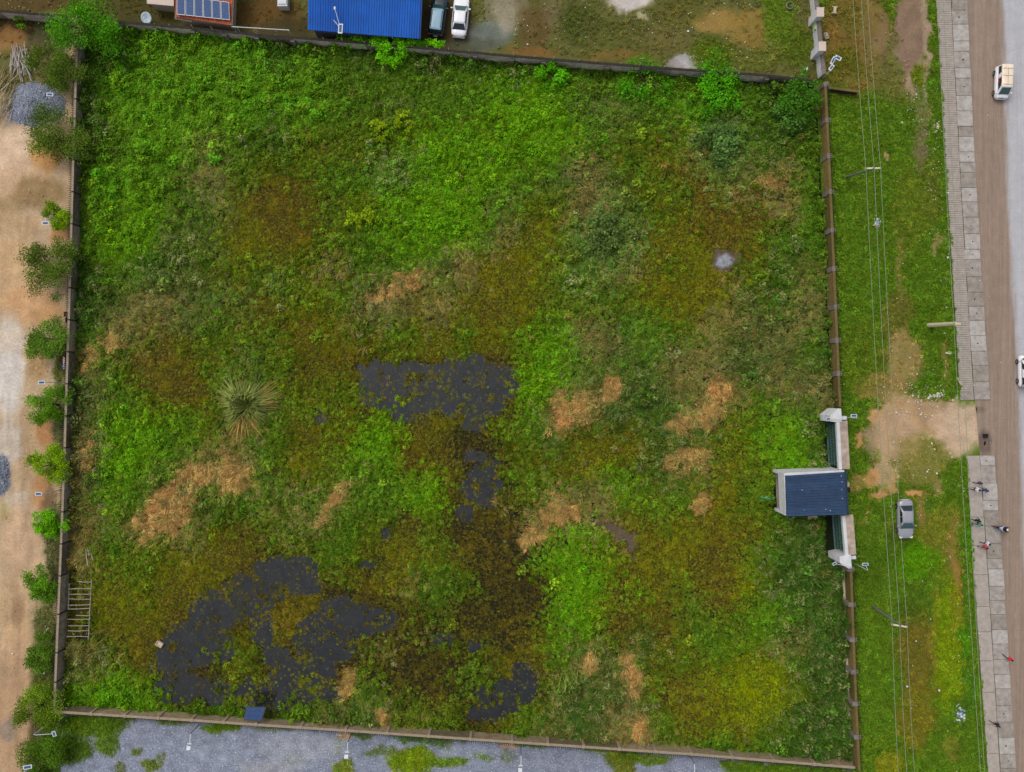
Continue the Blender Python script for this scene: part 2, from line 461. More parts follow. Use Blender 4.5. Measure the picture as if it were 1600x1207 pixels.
TOP_BLOBS = [
    (60, 5, 90, 18, (82, 66, 34), .9, .3), (230, 20, 60, 40, (70, 64, 30), .8, .5), (420, 25, 60, 30, (96, 68, 34), .8, .2), (450, 45, 50, 16, (66, 58, 32), .8, .2),
    (560, 62, 110, 12, (60, 56, 34), .8, .1), (690, 40, 50, 46, (70, 58, 36), .9, .1), (760, 55, 46, 26, (104, 110, 104), .9, 0), (735, 70, 46, 14, (76, 78, 62), .7, .1),
    (790, 14, 20, 44, (150, 140, 120), .8, 0), (765, 12, 10, 34, (128, 122, 100), .6, .1), (815, 8, 14, 30, (128, 116, 92), .7, .1), (835, 45, 30, 40, (92, 72, 40), .7, .3),
    (865, 20, 20, 26, (112, 100, 70), .6, .2), (905, 40, 36, 34, (66, 74, 28), .8, .8), (960, 60, 60, 36, (86, 88, 40), .8, .7), (985, 4, 38, 14, (190, 180, 172), 1, 0), (1005, 28, 12, 8, (182, 168, 140), .7, 0),
    (1040, 60, 40, 26, (100, 92, 48), .7, .5), (1075, 96, 28, 12, (160, 156, 156), 1, 0), (1055, 100, 12, 10, (150, 144, 142), .7, 0),
    (1115, 84, 40, 26, (78, 92, 22), .9, .9), (1120, 34, 46, 22, (146, 118, 62), .9, .2), (1180, 45, 44, 30, (134, 110, 52), .8, .3), (1060, 20, 40, 24, (90, 88, 36), .7, .6),
    (1215, 20, 28, 60, (86, 108, 26), .9, .9), (1245, 70, 26, 40, (76, 92, 24), .9, .9), (1190, 92, 50, 20, (92, 98, 36), .8, .7), (970, 88, 60, 10, (116, 92, 44), .7, .2), (830, 82, 40, 8, (120, 84, 44), .7, .1),
]
CWx0, CWx1 = P(1262, -420), P(1281, 124)
sheet('compound_yard', [extend(P(1281, 124, 0), P(-260, 8, 0), 1.0) + Vector((0, .0, 0)), P(1276, 136), P(1266, -420), P(-260, -420)], 420, 150, 0.004,
      (92, 92, 46, .6), TOP_BLOBS, MAT['yard'], 'worn olive brown compound yard above the top wall', seed=21)

BOT_BLOBS = [
    (140, 1132, 60, 22, (74, 98, 22), 1, 1), (110, 1170, 40, 24, (66, 88, 26), 1, 1), (168, 1160, 18, 22, (76, 100, 24), .9, 1), (190, 1120, 30, 10, (70, 92, 24), .9, 1),
    (215, 1178, 12, 7, (84, 96, 40), .8, .9), (238, 1195, 12, 8, (84, 100, 30), .9, 1), (190, 1200, 10, 8, (84, 96, 40), .7, .8), (250, 1188, 6, 10, (96, 104, 60), .7, .6),
    (345, 1137, 34, 9, (78, 104, 18), 1, 1), (270, 1129, 30, 6, (84, 100, 30), .8, .9), (430, 1140, 40, 5, (90, 100, 60), .6, .5),
    (536, 1150, 14, 8, (166, 128, 86), .9, .1), (525, 1165, 8, 16, (100, 110, 80), .6, .4), (535, 1198, 16, 12, (96, 110, 24), .9, 1), (460, 1185, 20, 12, (130, 140, 130), .5, .2),
    (565, 1148, 20, 6, (70, 92, 34), .8, .9), (595, 1175, 30, 7, (90, 104, 50), .8, .8), (645, 1188, 46, 18, (96, 116, 20), 1, 1), (700, 1192, 36, 7, (84, 110, 24), .9, 1), (665, 1157, 60, 7, (72, 96, 40), .9, .9),
    (755, 1182, 20, 6, (84, 108, 36), .8, .9), (700, 1170, 6, 12, (86, 100, 50), .7, .7), (793, 1167, 12, 6, (176, 128, 84), .9, 0), (795, 1185, 12, 10, (80, 96, 40), .7, .7),
    (830, 1163, 30, 5, (72, 96, 30), .8, .9), (970, 1185, 30, 20, (84, 92, 28), 1, 1), (978, 1205, 14, 16, (90, 96, 30), .9, 1), (1010, 1185, 46, 9, (80, 100, 24), .9, 1), (940, 1172, 24, 6, (90, 110, 24), .8, 1),
    (1150, 1196, 30, 7, (80, 104, 24), 1, 1), (470, 1168, 70, 24, (150, 153, 158), .6, 0), (330, 1180, 60, 14, (142, 148, 162), .5, 0), (850, 1185, 70, 16, (120, 124, 136), .6, 0), (420, 1200, 50, 14, (150, 150, 150), .6, 0), (730, 1175, 40, 12, (140, 146, 160), .5, 0), (1200, 1204, 70, 14, (74, 100, 22), 1, 1), (1290, 1210, 60, 14, (70, 96, 22), 1, 1),
]
sheet('gravel_yard', [P(80, 1750), P(1372, 1750), extend(BRw, BLw, -0.003), BLw], 480, 150, 0.006, (126, 131, 146, 0.0), BOT_BLOBS, MAT['gravel'],
      'blue grey gravel yard with weeds below the bottom wall', seed=41)

VERGE_BLOBS = [
    (1330, 60, 60, 90, (112, 92, 42), 1, .35), (1320, 100, 30, 30, (80, 88, 24), .7, .8), (1335, 30, 26, 30, (92, 90, 34), .6, .6), (1400, 100, 50, 60, (106, 100, 52), .8, .4), (1365, 40, 22, 60, (124, 104, 60), .6, .2),
    (1425, 50, 30, 90, (128, 106, 86), 1, .05), (1447, 60, 8, 110, (160, 138, 116), .8, 0), (1380, 60, 12, 40, (128, 104, 76), .6, .1), (1424, 130, 6, 30, (160, 136, 112), .7, .1),
    (1440, 118, 10, 24, (92, 108, 18), .9, 1), (1385, 105, 5, 30, (92, 78, 50), .6, .2), (1340, 125, 50, 16, (104, 96, 40), .7, .5),
    (1435, 200, 14, 60, (120, 112, 76), .6, .4), (1440, 240, 8, 40, (110, 96, 70), .6, .3), (1381, 240, 4, 12, (164, 134, 96), .9, 0), (1455, 300, 14, 60, (98, 100, 36), .6, .6),
    (1405, 420, 8, 70, (124, 112, 60), .6, .4), (1465, 385, 6, 20, (150, 130, 90), .7, .2), (1400, 500, 26, 50, (104, 94, 44), .6, .5), (1410, 560, 34, 40, (150, 124, 80), .8, .2), (1475, 565, 8, 40, (136, 116, 64), .7, .3),
    (1380, 605, 46, 26, (150, 118, 72), .7, .2), (1370, 590, 10, 8, (190, 140, 88), .9, 0), (1430, 650, 66, 36, (172, 140, 104), .95, .03), (1470, 640, 40, 22, (160, 134, 104), .8, .1), (1365, 650, 14, 14, (190, 144, 100), .9, 0),
    (1400, 680, 46, 40, (176, 146, 114), .95, 0), (1490, 670, 34, 44, (186, 158, 130), 1, 0), (1346, 684, 14, 9, (194, 144, 96), .9, 0), (1360, 690, 8, 30, (140, 120, 96), .6, .1),
    (1385, 735, 30, 30, (174, 146, 110), .9, .03), (1360, 745, 16, 18, (190, 142, 92), .8, .05), (1440, 720, 46, 40, (128, 118, 60), .8, .35), (1372, 775, 16, 10, (194, 142, 92), .9, 0), (1395, 765, 12, 10, (186, 142, 96), .8, 0),
    (1365, 718, 8, 7, (88, 96, 36), .7, .9), (1397, 723, 10, 7, (100, 100, 50), .7, .6), (1425, 770, 10, 7, (198, 140, 92), .9, 0), (1458, 765, 12, 16, (150, 130, 84), .7, .2), (1438, 800, 10, 30, (140, 112, 64), .8, .2),
    (1345, 818, 8, 5, (192, 150, 96), .9, 0), (1358, 804, 6, 4, (192, 150, 96), .8, 0), (1388, 820, 5, 9, (150, 106, 62), .9, 0), (1340, 755, 14, 14, (150, 126, 70), .7, .3), (1400, 850, 20, 30, (70, 76, 34), .5, .7),
    (1470, 850, 40, 60, (112, 108, 34), .7, .6), (1492, 930, 12, 70, (140, 106, 52), .9, .15), (1490, 850, 10, 50, (128, 112, 50), .7, .3), (1430, 1020, 30, 70, (104, 90, 32), .8, .4), (1460, 1000, 8, 90, (126, 104, 46), .6, .3), (1420, 950, 18, 30, (64, 84, 24), .5, 1),
    (1430, 1120, 34, 60, (108, 98, 28), .8, .5), (1488, 1170, 14, 30, (118, 110, 40), .6, .5), (1385, 1195, 24, 24, (112, 110, 24), .8, .8), (1400, 870, 46, 30, (66, 96, 18), .6, 1), (1440, 880, 34, 30, (72, 116, 12), .8, 1),
    (1480, 960, 26, 60, (104, 122, 14), .7, 1), (1480, 1050, 24, 60, (106, 122, 14), .7, 1), (1380, 980, 26, 60, (80, 104, 22), .5, 1), (1508, 1000, 10, 30, (66, 110, 16), .9, 1), (1515, 1090, 10, 40, (66, 100, 24), .9, 1),
    (1516, 800, 6, 100, (66, 104, 20), .9, 1), (1512, 668, 40, 42, (184, 160, 134), 1, 0), (1350, 560, 40, 60, (84, 96, 24), .5, .9), (1420, 330, 30, 70, (98, 104, 30), .5, .8), (1350, 900, 30, 60, (66, 88, 20), .6, 1),
]
SWL = [(1452, -420), (1462, 0), (1480, 300), (1499, 610), (1509, 712), (1521, 900), (1543, 1207), (1580, 1750)]   # left edge of the pavement
SWM = [(1474, -420), (1485, 0), (1501, 300), (1520, 610), (1530, 712), (1543, 900), (1562, 1207), (1600, 1750)]
SWR = [(1496, -420), (1510, 0), (1525, 300), (1545, 610), (1553, 712), (1567, 900), (1587, 1207), (1626, 1750)]
def edge_x(line, y):
    ys = [p[1] for p in line]; xs = [p[0] for p in line]
    return float(np.interp(y, ys, xs))

def strip_sheet(name, left, right, y0, y1, ny, nx, z, base, blobs, mat, label, seed, tint=None):
    yy = np.linspace(y0, y1, ny + 1)
    xl = np.interp(yy, [p[1] for p in left], [p[0] for p in left]); xr = np.interp(yy, [p[1] for p in right], [p[0] for p in right])
    u = np.linspace(0, 1, nx + 1)
    px = (xl[:, None] * (1 - u) + xr[:, None] * u).ravel(); py = np.repeat(yy, nx + 1)
    col, g = blobs_paint(px, py, base, blobs, 14.0, seed)
    lc = lin_np(col) * (0.86 + 0.28 * fbm(px / 14, py / 14, seed + 77))[:, None]
    if tint is not None: lc = tint(px, py, lc)
    xy = np.column_stack([(px - 800) / S, -(py - 603.5) / S])
    zz = np.full(len(px), z)
    idx = np.arange((nx + 1) * (ny + 1)).reshape(ny + 1, nx + 1)
    f = np.stack([idx[1:, :-1], idx[1:, 1:], idx[:-1, 1:], idx[:-1, :-1]], -1).reshape(-1, 4)
    o = bpy.data.objects.new(name, np_mesh(name, np.column_stack([xy, zz]), f.ravel(), 4, mat, True, lc)); COL.objects.link(o)
    tag(o, label, name.replace('_', ' '), kind='structure')
    return o

_wr = [(to_px(*extend(TRw, BRw, t)[:2])[0], to_px(*extend(TRw, BRw, t)[:2])[1]) for t in (-0.6, 1.6)]
_wr[0] = (1268, -420); _wr.insert(1, to_px(*TRw[:2]))
SWMID = [((a[0] + b[0]) / 2, a[1]) for a, b in zip(SWL, SWR)]
VBASE = (74, 100, 22, 1.0)
strip_sheet('verge', _wr, SWMID, -420, 1750, 560, 90, 0.002, VBASE, VERGE_BLOBS, MAT['yard'],
            'green roadside verge with bare tan driveway and scattered litter', 61)

def road_tint(px, py, lc):
    edge = np.interp(py, [0, 150, 300, 500, 600, 900, 1207], [1566, 1571, 1574, 1586, 1590, 1602, 1622])
    w = sstep(-6, 7, px - edge + (fbm(px / 3, py / 40, 5) - 0.5) * 10)
    streak = 0.76 + 0.48 * fbm(px / 1.6, py / 90, 9, 4)
    brown = lin_np(np.array([142, 124, 110])) * streak[:, None]
    grey = lin_np(np.array([172, 171, 174])) * (0.9 + 0.2 * fbm(px / 2.0, py / 120, 19, 3))[:, None]
    c = brown * (1 - w[:, None]) + grey * w[:, None]
    bx = 1 - sstep(0.5, 1.1, np.sqrt(((px - 1538) / 14) ** 2 + ((py - 693) / 22) ** 2 + (fbm(px / 6, py / 6, 2) - .5)))
    c = c * (1 - 0.45 * bx[:, None])
    b2 = 1 - sstep(0.5, 1.1, np.sqrt(((px - 1522) / 22) ** 2 + ((py - 640) / 7) ** 2 + (fbm(px / 6, py / 6, 4) - .5)))
    c = c * (1 - 0.38 * b2[:, None])
    pale = (1 - sstep(0.6, 1.2, np.sqrt(((px - 1512) / 12) ** 2 + ((py - 672) / 38) ** 2)))[:, None] * 0.7
    return c * (1 - pale) + lin_np(np.array([182, 164, 144])) * pale
MAT['road'] = ground_mat('road', 5.0, 0.14, bmp=0.006)
ROADR = [(2150, -420), (2180, 1750)]
strip_sheet('road', SWMID, [(1650, -420), (1690, 1750)], -420, 1750, 620, 90, 0.006, (140, 122, 108, 0), [], MAT['road'],
            'dusty asphalt road, brown near the pavement and pale grey beyond', 81, road_tint)
strip_sheet('road_far_lane', [(1650, -420), (1690, 1750)], ROADR, -420, 1750, 200, 40, 0.006, (172, 171, 174, 0), [], MAT['road'],
            'pale grey asphalt lanes on the far side of the road', 83, lambda px, py, lc: np.tile(lin_np(np.array([172, 171, 174])), (len(px), 1)))

# ------------------------------------------------------------------ pavement: walking strip plates and drain covers
def pavement():
    base = bpy.data.objects.new('sidewalk', None); COL.objects.link(base)
    tag(base, 'raised concrete pavement of plates and drain covers beside the road', 'sidewalk', kind='structure')
    mats = [MAT['slab_a'], MAT['slab_b'], MAT['slab_c']]
    rnd = random.Random(4)
    gap = 0.022
    def plate(name, la, lb, y0, y1, ztop, mat, inset=0.02, dx=0.0, tilt=0.0):
        a, b = P(edge_x(la, y0) + dx, y0), P(edge_x(lb, y0) + dx, y0)
        c, d = P(edge_x(lb, y1) + dx, y1), P(edge_x(la, y1) + dx, y1)
        a.y -= gap; b.y -= gap; c.y += gap; d.y += gap
        a.x += inset; d.x += inset; b.x -= inset; c.x -= inset
        m = MB()
        q = [d, c, b, a]
        lo = [Vector((p.x, p.y, 0.0)) for p in q]
        hi = [Vector((p.x, p.y, ztop + t)) for p, t in zip(q, (0, tilt, tilt, 0))]
        m.hexa(lo + hi)
        ob = m.build(name, mat, base, bevel=0.015)
        if name == 'drain_cover' and rnd.random() < .6:
            cc = (a + b + c + d) / 4
            w = rnd.uniform(.05, .10)
            MB().tube([(cc.x + rnd.uniform(-.2, .2), cc.y, ztop - .05), (cc.x + rnd.uniform(-.2, .2), cc.y, ztop + max(0, tilt) + .006)], w, 8).build('lifting_hole', MAT['spike'], ob)
    for (ya, yb) in ((-60, 625), (712, 1270)):
        # walking strip: upper stretch of narrow slats (joined per plate), lower stretch of long plates
        y = ya
        while y < yb - 1:
            if ya < 0:
                y1 = min(yb, y + 24.0)
                m = MB()
                n = 7
                for k in range(n):
                    s0 = y + (y1 - y) * k / n; s1 = y + (y1 - y) * (k + 1) / n
                    a, b = P(edge_x(SWL, s0), s0), P(edge_x(SWM, s0), s0)
                    c, d = P(edge_x(SWM, s1), s1), P(edge_x(SWL, s1), s1)
                    zt = 0.12 + rnd.uniform(-.006, .006)
                    gg = 0.016
                    a.y -= gg; b.y -= gg; c.y += gg; d.y += gg; b.x -= .02; c.x -= .02
                    q = [d, c, b, a]
                    m.hexa([Vector((p.x, p.y, 0)) for p in q] + [Vector((p.x, p.y, zt)) for p in q])
                o = m.build('paving_slats', MAT['concrete'], base); o['kind'] = 'stuff'
            else:
                y1 = min(yb, y + rnd.uniform(34, 52))
                plate('paving_plate', SWL, SWM, y, y1, 0.12 + rnd.uniform(-.004, .006), MAT['concrete'])
            y = y1
        y = ya
        while y < yb - 1:
            y1 = min(yb, y + rnd.choice((16, 22, 24, 26, 27)))
            if yb - y1 < 9: y1 = yb
            plate('drain_cover', SWM, SWR, y, y1, 0.125 + rnd.uniform(-.02, .02), mats[rnd.choice((0, 0, 0, 1, 1, 2) if y < 640 else (0, 1, 1, 2, 2))], dx=rnd.uniform(-.7, .7) + .3, tilt=rnd.uniform(-.02, .02))
            y = y1
    return base
pavement()

# ------------------------------------------------------------------ the overgrown plot
WATER_Z = -0.08
WATER = [  # pools: px ellipses
    (598, 606, 34, 34), (640, 640, 34, 20), (668, 618, 30, 26), (705, 606, 22, 40), (742, 604, 26, 46), (778, 598, 30, 26), (590, 578, 26, 12), (700, 578, 50, 8), (742, 648, 18, 22), (770, 636, 14, 12), (640, 575, 30, 8),
    (752, 760, 25, 30), (725, 803, 12, 14), (745, 712, 18, 9), (770, 735, 10, 14),
    (330, 960, 26, 34), (385, 938, 34, 28), (448, 893, 44, 22), (300, 1008, 36, 30), (262, 1050, 24, 34), (310, 1080, 52, 20), (350, 1002, 12, 34), (392, 1088, 26, 22),
    (508, 998, 42, 34), (540, 958, 38, 18), (575, 972, 44, 16), (462, 1062, 38, 24), (428, 1094, 30, 16), (408, 975, 14, 36), (432, 1030, 16, 20), (480, 1090, 46, 12), (478, 915, 24, 14), (505, 1050, 20, 20), (425, 925, 14, 14),
    (570, 884, 15, 6), (600, 838, 10, 6), (785, 1092, 36, 26), (750, 1116, 26, 12), (818, 1066, 22, 28), (745, 1010, 12, 10), (690, 1002, 18, 8), (605, 835, 12, 6), (500, 655, 14, 10),
]
def water_w(px, py):
    wx = px + (fbm(px / 18, py / 18, 301) - .5) * 18 + (fbm(px / 5, py / 5, 305) - .5) * 12
    wy = py + (fbm(px / 18, py / 18, 303) - .5) * 18 + (fbm(px / 5, py / 5, 307) - .5) * 12
    best = np.full(len(px), 9.0)
    for (cx, cy, rx, ry) in WATER:
        g_ = 1.12 if cy > 880 and cx < 560 else 1.0
        best = np.minimum(best, np.sqrt(((wx - cx) / (rx * g_)) ** 2 + ((wy - cy) / (ry * g_)) ** 2))
    hole = fbm(px / 11, py / 11, 311)
    hole2 = fbm(px / 5, py / 5, 317)
    return (1 - sstep(0.88, 1.35, best)) * (1 - sstep(0.63, 0.74, hole) * 0.8) * (1 - sstep(0.66, 0.76, hole2) * 0.7)

def field_z(px, py):
    base = 0.10 * (fbm(px / 60, py / 60, 91) - 0.5) + 0.05 * (fbm(px / 9, py / 9, 92) - .5)
    return base * (1 - water_w(px, py)) - 0.26 * water_w(px, py)

FIELD_MAP = """DD DD LL LL LL LL DG GG GG DD LL DD DD DD GG GG GG GG GG GG GG GG GG DD DD
DD LL LL LL LL LL LL LL GG GG GG GG GG GB BB LB GG GL GL GG LL DG DD DS DD
DD GL LL LL LL LL LL LL GG GG GT GG GG BB BB GB TG TG GG GL GG GG GD DS DD
DG GG LL LL LK GG DG OG OG OG OG GG BG BB BB BG GG GO OG KO SG GG DG GG GG
GG LL LL GG TK GG OG OG GG GG SG GG BB BB GB TG TK OG OG OR SG KG KO GG GG
GG BG BB GG TG TO RO RR GO GY BB BB BB TG GO OG KT DT GO OG RO RO KR GG GG
GG BB BG TG TG OO RO OR GO GG BG BB GB TK OG GO SD SD OO OO RO OR GG GG GG
DG GG DG TD GO OG OG GO KO GG GG TG KO OO OO OG GS KO OG OO RO GO GD KG GG
DD TG KT TK TG OT RO OG OG KD KT KO OO OR OO GO GO GO OO OO OK DT GD KT GG
GG KG KG OR GO GO GR RO OG OO OG OO GO OR GO BB TK TG GG GY KG TD KT GG DD
GK GG RO RN GO GT GO NO RO NR NR RN NR NR OB BB GT TG TD KT KT TD TK DG DD
KD GG GR RO GO TG TG GO OG NO NO NO ON NO BB KD KD DG DG KG KD GO TG KT DD
KD BB BB BG OG KG GG NO OR GB OR RO OO OG GG DG OO OR GD DG OG GO BG BB DD
KD BB BG GG KG KG GG OO OG BB GO RO NO NO GO OO OO OR GD KG OO OO GG GG DD
KD BG GG KG DG GG GK KG GG GG GG BG NO NN OG GT KG BG GO GG OO GO GG GG DD
KO GG KG KG OO ON GO GK GG OG RN OG NN RR KO KO KO RO OR OO OO OR GG GG DD
KO OG GO OO OR RR NR RG OG NO OO OG OR RR GG BB OB RO OO OO RY YG DG DG DD
OO OO OG RO OR NN NN RO NN NR ON GT GG OR RR BB OO BR RO OG RO YO DD DG DD
OO OG OO RN NN NN RO RO NN NN NR GT OR OR RR BG OB RN NR GO OG GG GD DG DD
DK GO OR NN NN OG NN NO NN OG OK OG NG NO OR GG DK GD OO GO GY YY GG DD DD
BG BL BG NN NN OO NO OO NN GB RO RR GN NN NN GK DK KD OG RO OY YY YG DG DD
BB BB BB GG GG GG NG GG KG DG GO OG NN NO OG KD DG KD GG OR OO YY DG DK DD
GG GG GG GG GG GG GG GG GG GG GG GG GG GG GG KD KD KG GK GG GG GG DG DD DD"""
TYPES = 'LGBDTORNYKSXE'      # X bleached dry grass, E bare earth
#        displayed colour      undergrowth, darkened to deepen the shade in the gaps
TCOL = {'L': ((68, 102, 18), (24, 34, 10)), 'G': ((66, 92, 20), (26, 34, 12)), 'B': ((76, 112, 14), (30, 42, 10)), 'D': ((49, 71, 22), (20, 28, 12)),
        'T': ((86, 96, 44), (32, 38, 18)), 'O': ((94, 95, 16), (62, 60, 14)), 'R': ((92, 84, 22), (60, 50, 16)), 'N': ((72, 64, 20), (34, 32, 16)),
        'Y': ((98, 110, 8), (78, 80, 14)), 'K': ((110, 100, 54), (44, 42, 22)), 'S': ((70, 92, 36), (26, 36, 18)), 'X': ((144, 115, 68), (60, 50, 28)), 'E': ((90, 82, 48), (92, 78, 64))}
_rows = [r.split() for r in FIELD_MAP.split('\n')]
CELL_A = np.array([[TYPES.index(c[0]) for c in r] for r in _rows]); CELL_B = np.array([[TYPES.index(c[1]) for c in r] for r in _rows])
OVER = [  # px ellipses of one plant kind: cx cy rx ry rot kind
    (625, 446, 52, 11, -24, 'X'), (590, 462, 26, 12, -10, 'K'), (263, 800, 54, 30, -40, 'X'), (306, 742, 36, 14, -14, 'X'), (368, 745, 22, 28, 20, 'X'), (300, 765, 16, 14, 0, 'D'), (318, 752, 10, 8, 0, 'B'),
    (878, 648, 19, 30, 0, 'X'), (912, 632, 22, 20, -30, 'X'), (958, 610, 17, 20, 0, 'X'), (1106, 642, 20, 24, 20, 'X'), (1122, 606, 15, 20, 0, 'X'), (1060, 662, 24, 10, -14, 'X'), (1072, 716, 38, 15, -5, 'X'), (1056, 598, 20, 16, 0, 'K'),
    (1094, 790, 12, 18, 10, 'X'), (876, 800, 34, 15, -10, 'X'), (832, 834, 26, 12, -45, 'X'), (806, 862, 9, 9, 0, 'X'), (868, 785, 8, 16, 0, 'X'), (925, 784, 12, 6, 0, 'K'),
    (922, 1034, 11, 18, 15, 'X'), (900, 1052, 12, 12, 0, 'K'), (984, 1042, 13, 18, 0, 'X'), (992, 1072, 10, 22, 10, 'X'), (927, 1085, 8, 10, 0, 'X'), (873, 1088, 5, 16, 0, 'X'), (960, 1130, 26, 36, -20, 'K'), (1004, 1142, 12, 24, 20, 'X'), (968, 1150, 20, 22, 0, 'K'), (1055, 1035, 7, 8, 0, 'X'),
    (1240, 1008, 30, 16, -10, 'K'), (1225, 318, 18, 24, 0, 'K'), (1262, 480, 14, 40, -10, 'K'), (1200, 285, 16, 8, 0, 'X'), (1245, 500, 18, 18, 0, 'K'), (1235, 610, 34, 14, 0, 'K'),
    (208, 478, 40, 10, 14, 'K'), (172, 534, 18, 10, 0, 'X'), (142, 560, 8, 18, 10, 'X'), (522, 778, 34, 7, -42, 'X'), (503, 812, 18, 6, -20, 'X'), (126, 715, 14, 50, 5, 'K'), (116, 868, 20, 40, 0, 'K'), (136, 715, 5, 30, 0, 'X'), (545, 1070, 9, 22, 10, 'X'), (600, 1118, 9, 12, 0, 'X'), (648, 1116, 12, 8, 0, 'K'), (628, 992, 9, 7, 0, 'X'), (705, 908, 12, 6, 0, 'X'), (650, 915, 14, 8, 0, 'K'),
    (930, 395, 12, 7, 0, 'X'), (915, 335, 14, 30, 0, 'K'), (470, 652, 8, 8, 0, 'X'), (448, 675, 8, 6, 0, 'X'), (497, 722, 8, 5, 0, 'X'), (580, 730, 12, 6, 0, 'K'), (1150, 610, 18, 24, 0, 'K'), (1160, 510, 34, 16, 0, 'K'), (650, 858, 12, 6, 0, 'X'), (1290, 150, 1, 1, 0, 'K'),
    (598, 688, 44, 46, 0, 'B'), (660, 766, 34, 30, 0, 'B'), (905, 905, 46, 30, 0, 'B'), (882, 950, 20, 60, 0, 'B'), (845, 595, 34, 40, 0, 'B'), (560, 780, 46, 30, 0, 'G'), (515, 855, 32, 22, 0, 'G'), (960, 868, 12, 12, 0, 'B'), (890, 855, 60, 22, -20, 'B'),
    (1185, 1085, 60, 46, 20, 'Y'), (1160, 880, 12, 34, 0, 'Y'), (1205, 960, 26, 20, 0, 'B'), (1090, 960, 26, 40, 0, 'G'), (700, 335, 76, 56, -20, 'B'), (690, 250, 80, 40, 30, 'B'), (830, 190, 90, 50, 10, 'B'), (880, 880, 4, 4, 0, 'B'),
    (440, 320, 64, 46, 0, 'R'), (370, 345, 24, 50, 0, 'O'), (850, 370, 50, 30, 0, 'O'), (1110, 330, 34, 60, 0, 'R'), (1180, 325, 26, 26, 0, 'R'), (1110, 450, 40, 40, 0, 'O'), (940, 690, 66, 40, 0, 'O'), (960, 665, 26, 12, 0, 'R'), (1110, 870, 46, 50, 0, 'R'), (1070, 840, 40, 40, 0, 'O'), (1010, 960, 44, 40, 0, 'R'), (1100, 930, 12, 40, 0, 'R'),
    (790, 900, 60, 110, 0, 'N'), (700, 960, 70, 50, 0, 'N'), (740, 700, 46, 40, 0, 'N'), (840, 930, 22, 70, 0, 'N'), (900, 930, 34, 70, 0, 'B'), (680, 920, 40, 30, 0, 'G'), (260, 590, 56, 46, 10, 'R'), (300, 630, 26, 26, 0, 'R'), (650, 700, 26, 40, 0, 'R'), (650, 1050, 76, 46, 0, 'N'), (470, 960, 56, 32, 20, 'R'), (1060, 1075, 40, 26, 0, 'R'), (210, 1010, 30, 46, 0, 'R'), (190, 960, 30, 40, 0, 'O'),
    (945, 350, 40, 46, 0, 'S'), (1128, 232, 34, 40, 20, 'S'), (955, 405, 20, 26, 0, 'S'), (910, 370, 14, 8, 0, 'S'), (620, 260, 30, 20, 0, 'S'), (430, 450, 10, 14, 0, 'S'), (115, 490, 22, 40, 0, 'D'), (975, 640, 50, 22, 0, 'D'), (1040, 690, 16, 60, 0, 'D'), (855, 690, 18, 14, 0, 'D'), (1260, 690, 46, 50, 0, 'D'), (1230, 700, 40, 50, 0, 'B'), (905, 1130, 36, 40, 0, 'D'), (955, 1080, 26, 40, 0, 'D'), (1000, 1010, 30, 16, 0, 'D'), (570, 1115, 46, 20, 0, 'D'),
    (1130, 1000, 16, 50, 0, 'G'), (1270, 880, 50, 60, 0, 'D'), (1280, 1060, 40, 90, 0, 'D'), (270, 165, 46, 40, 0, 'L'),
    (946, 826, 22, 10, 25, 'E'), (972, 838, 18, 14, 0, 'E'), (988, 850, 9, 22, -10, 'E'), (1132, 408, 22, 17, 0, 'E'), (922, 866, 14, 9, 0, 'R'),
]
OVER = [o for o in OVER if not (o[5] == 'X' and o[2] * o[3] < 100)]
def field_type(px, py, rnd):
    wx = px + (fbm(px / 34, py / 34, 401) - .5) * 74 + (fbm(px / 8, py / 8, 405) - .5) * 26
    wy = py + (fbm(px / 34, py / 34, 403) - .5) * 74 + (fbm(px / 8, py / 8, 407) - .5) * 26
    i = np.clip(((wy - 50) / 50).astype(int), 0, CELL_A.shape[0] - 1); j = np.clip(((wx - 100) / 50).astype(int), 0, CELL_A.shape[1] - 1)
    pick = fbm(px / 14, py / 14, 411) + (rnd - .5) * 0.42
    t = np.where(pick < 0.5, CELL_A[i, j], CELL_B[i, j])
    ox = px + (fbm(px / 16, py / 16, 421) - .5) * 26 + (fbm(px / 4, py / 4, 425) - .5) * 9
    oy = py + (fbm(px / 16, py / 16, 423) - .5) * 26 + (fbm(px / 4, py / 4, 427) - .5) * 9
    bx_ = px + (fbm(px / 24, py / 24, 431) - .5) * 76 + (fbm(px / 6, py / 6, 435) - .5) * 30
    by_ = py + (fbm(px / 24, py / 24, 433) - .5) * 76 + (fbm(px / 6, py / 6, 437) - .5) * 30
    for (cx, cy, rx, ry, rot, k) in sorted(OVER, key=lambda o: {'X': 2, 'E': 3, 'K': 1}.get(o[5], 0)):
        a = math.radians(rot); ca, sa = math.cos(a), math.sin(a)
        dx, dy = (ox - cx, oy - cy) if k in 'XEK' else (bx_ - cx, by_ - cy)
        d = ((dx * ca + dy * sa) / rx) ** 2 + ((-dx * sa + dy * ca) / ry) ** 2
        hit = d < 1.0 + (rnd - .5) * (1.3 if k not in 'EX' else .8)
        if k == 'S' or k == 'K': hit &= (rnd * 7 % 1) < 0.8
        t = np.where(hit, TYPES.index(k), t)
    return t

def field_tint(px, py, lc):
    r = vnoise(px / 2.0, py / 2.0, 55)
    t = field_type(px, py, r)
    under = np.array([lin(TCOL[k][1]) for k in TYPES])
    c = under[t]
    pd = (1 - sstep(0.5, 1.0, np.sqrt(((px - 1132) / 17) ** 2 + ((py - 408) / 13) ** 2) + (fbm(px / 7, py / 7, 3) - .5) * .9))[:, None]
    c = c * (1 - pd) + lin_np(np.array([140, 142, 150])) * pd
    w = water_w(px, py)[:, None]
    return c * (1 - w) + lin_np(np.array([40, 38, 34])) * w

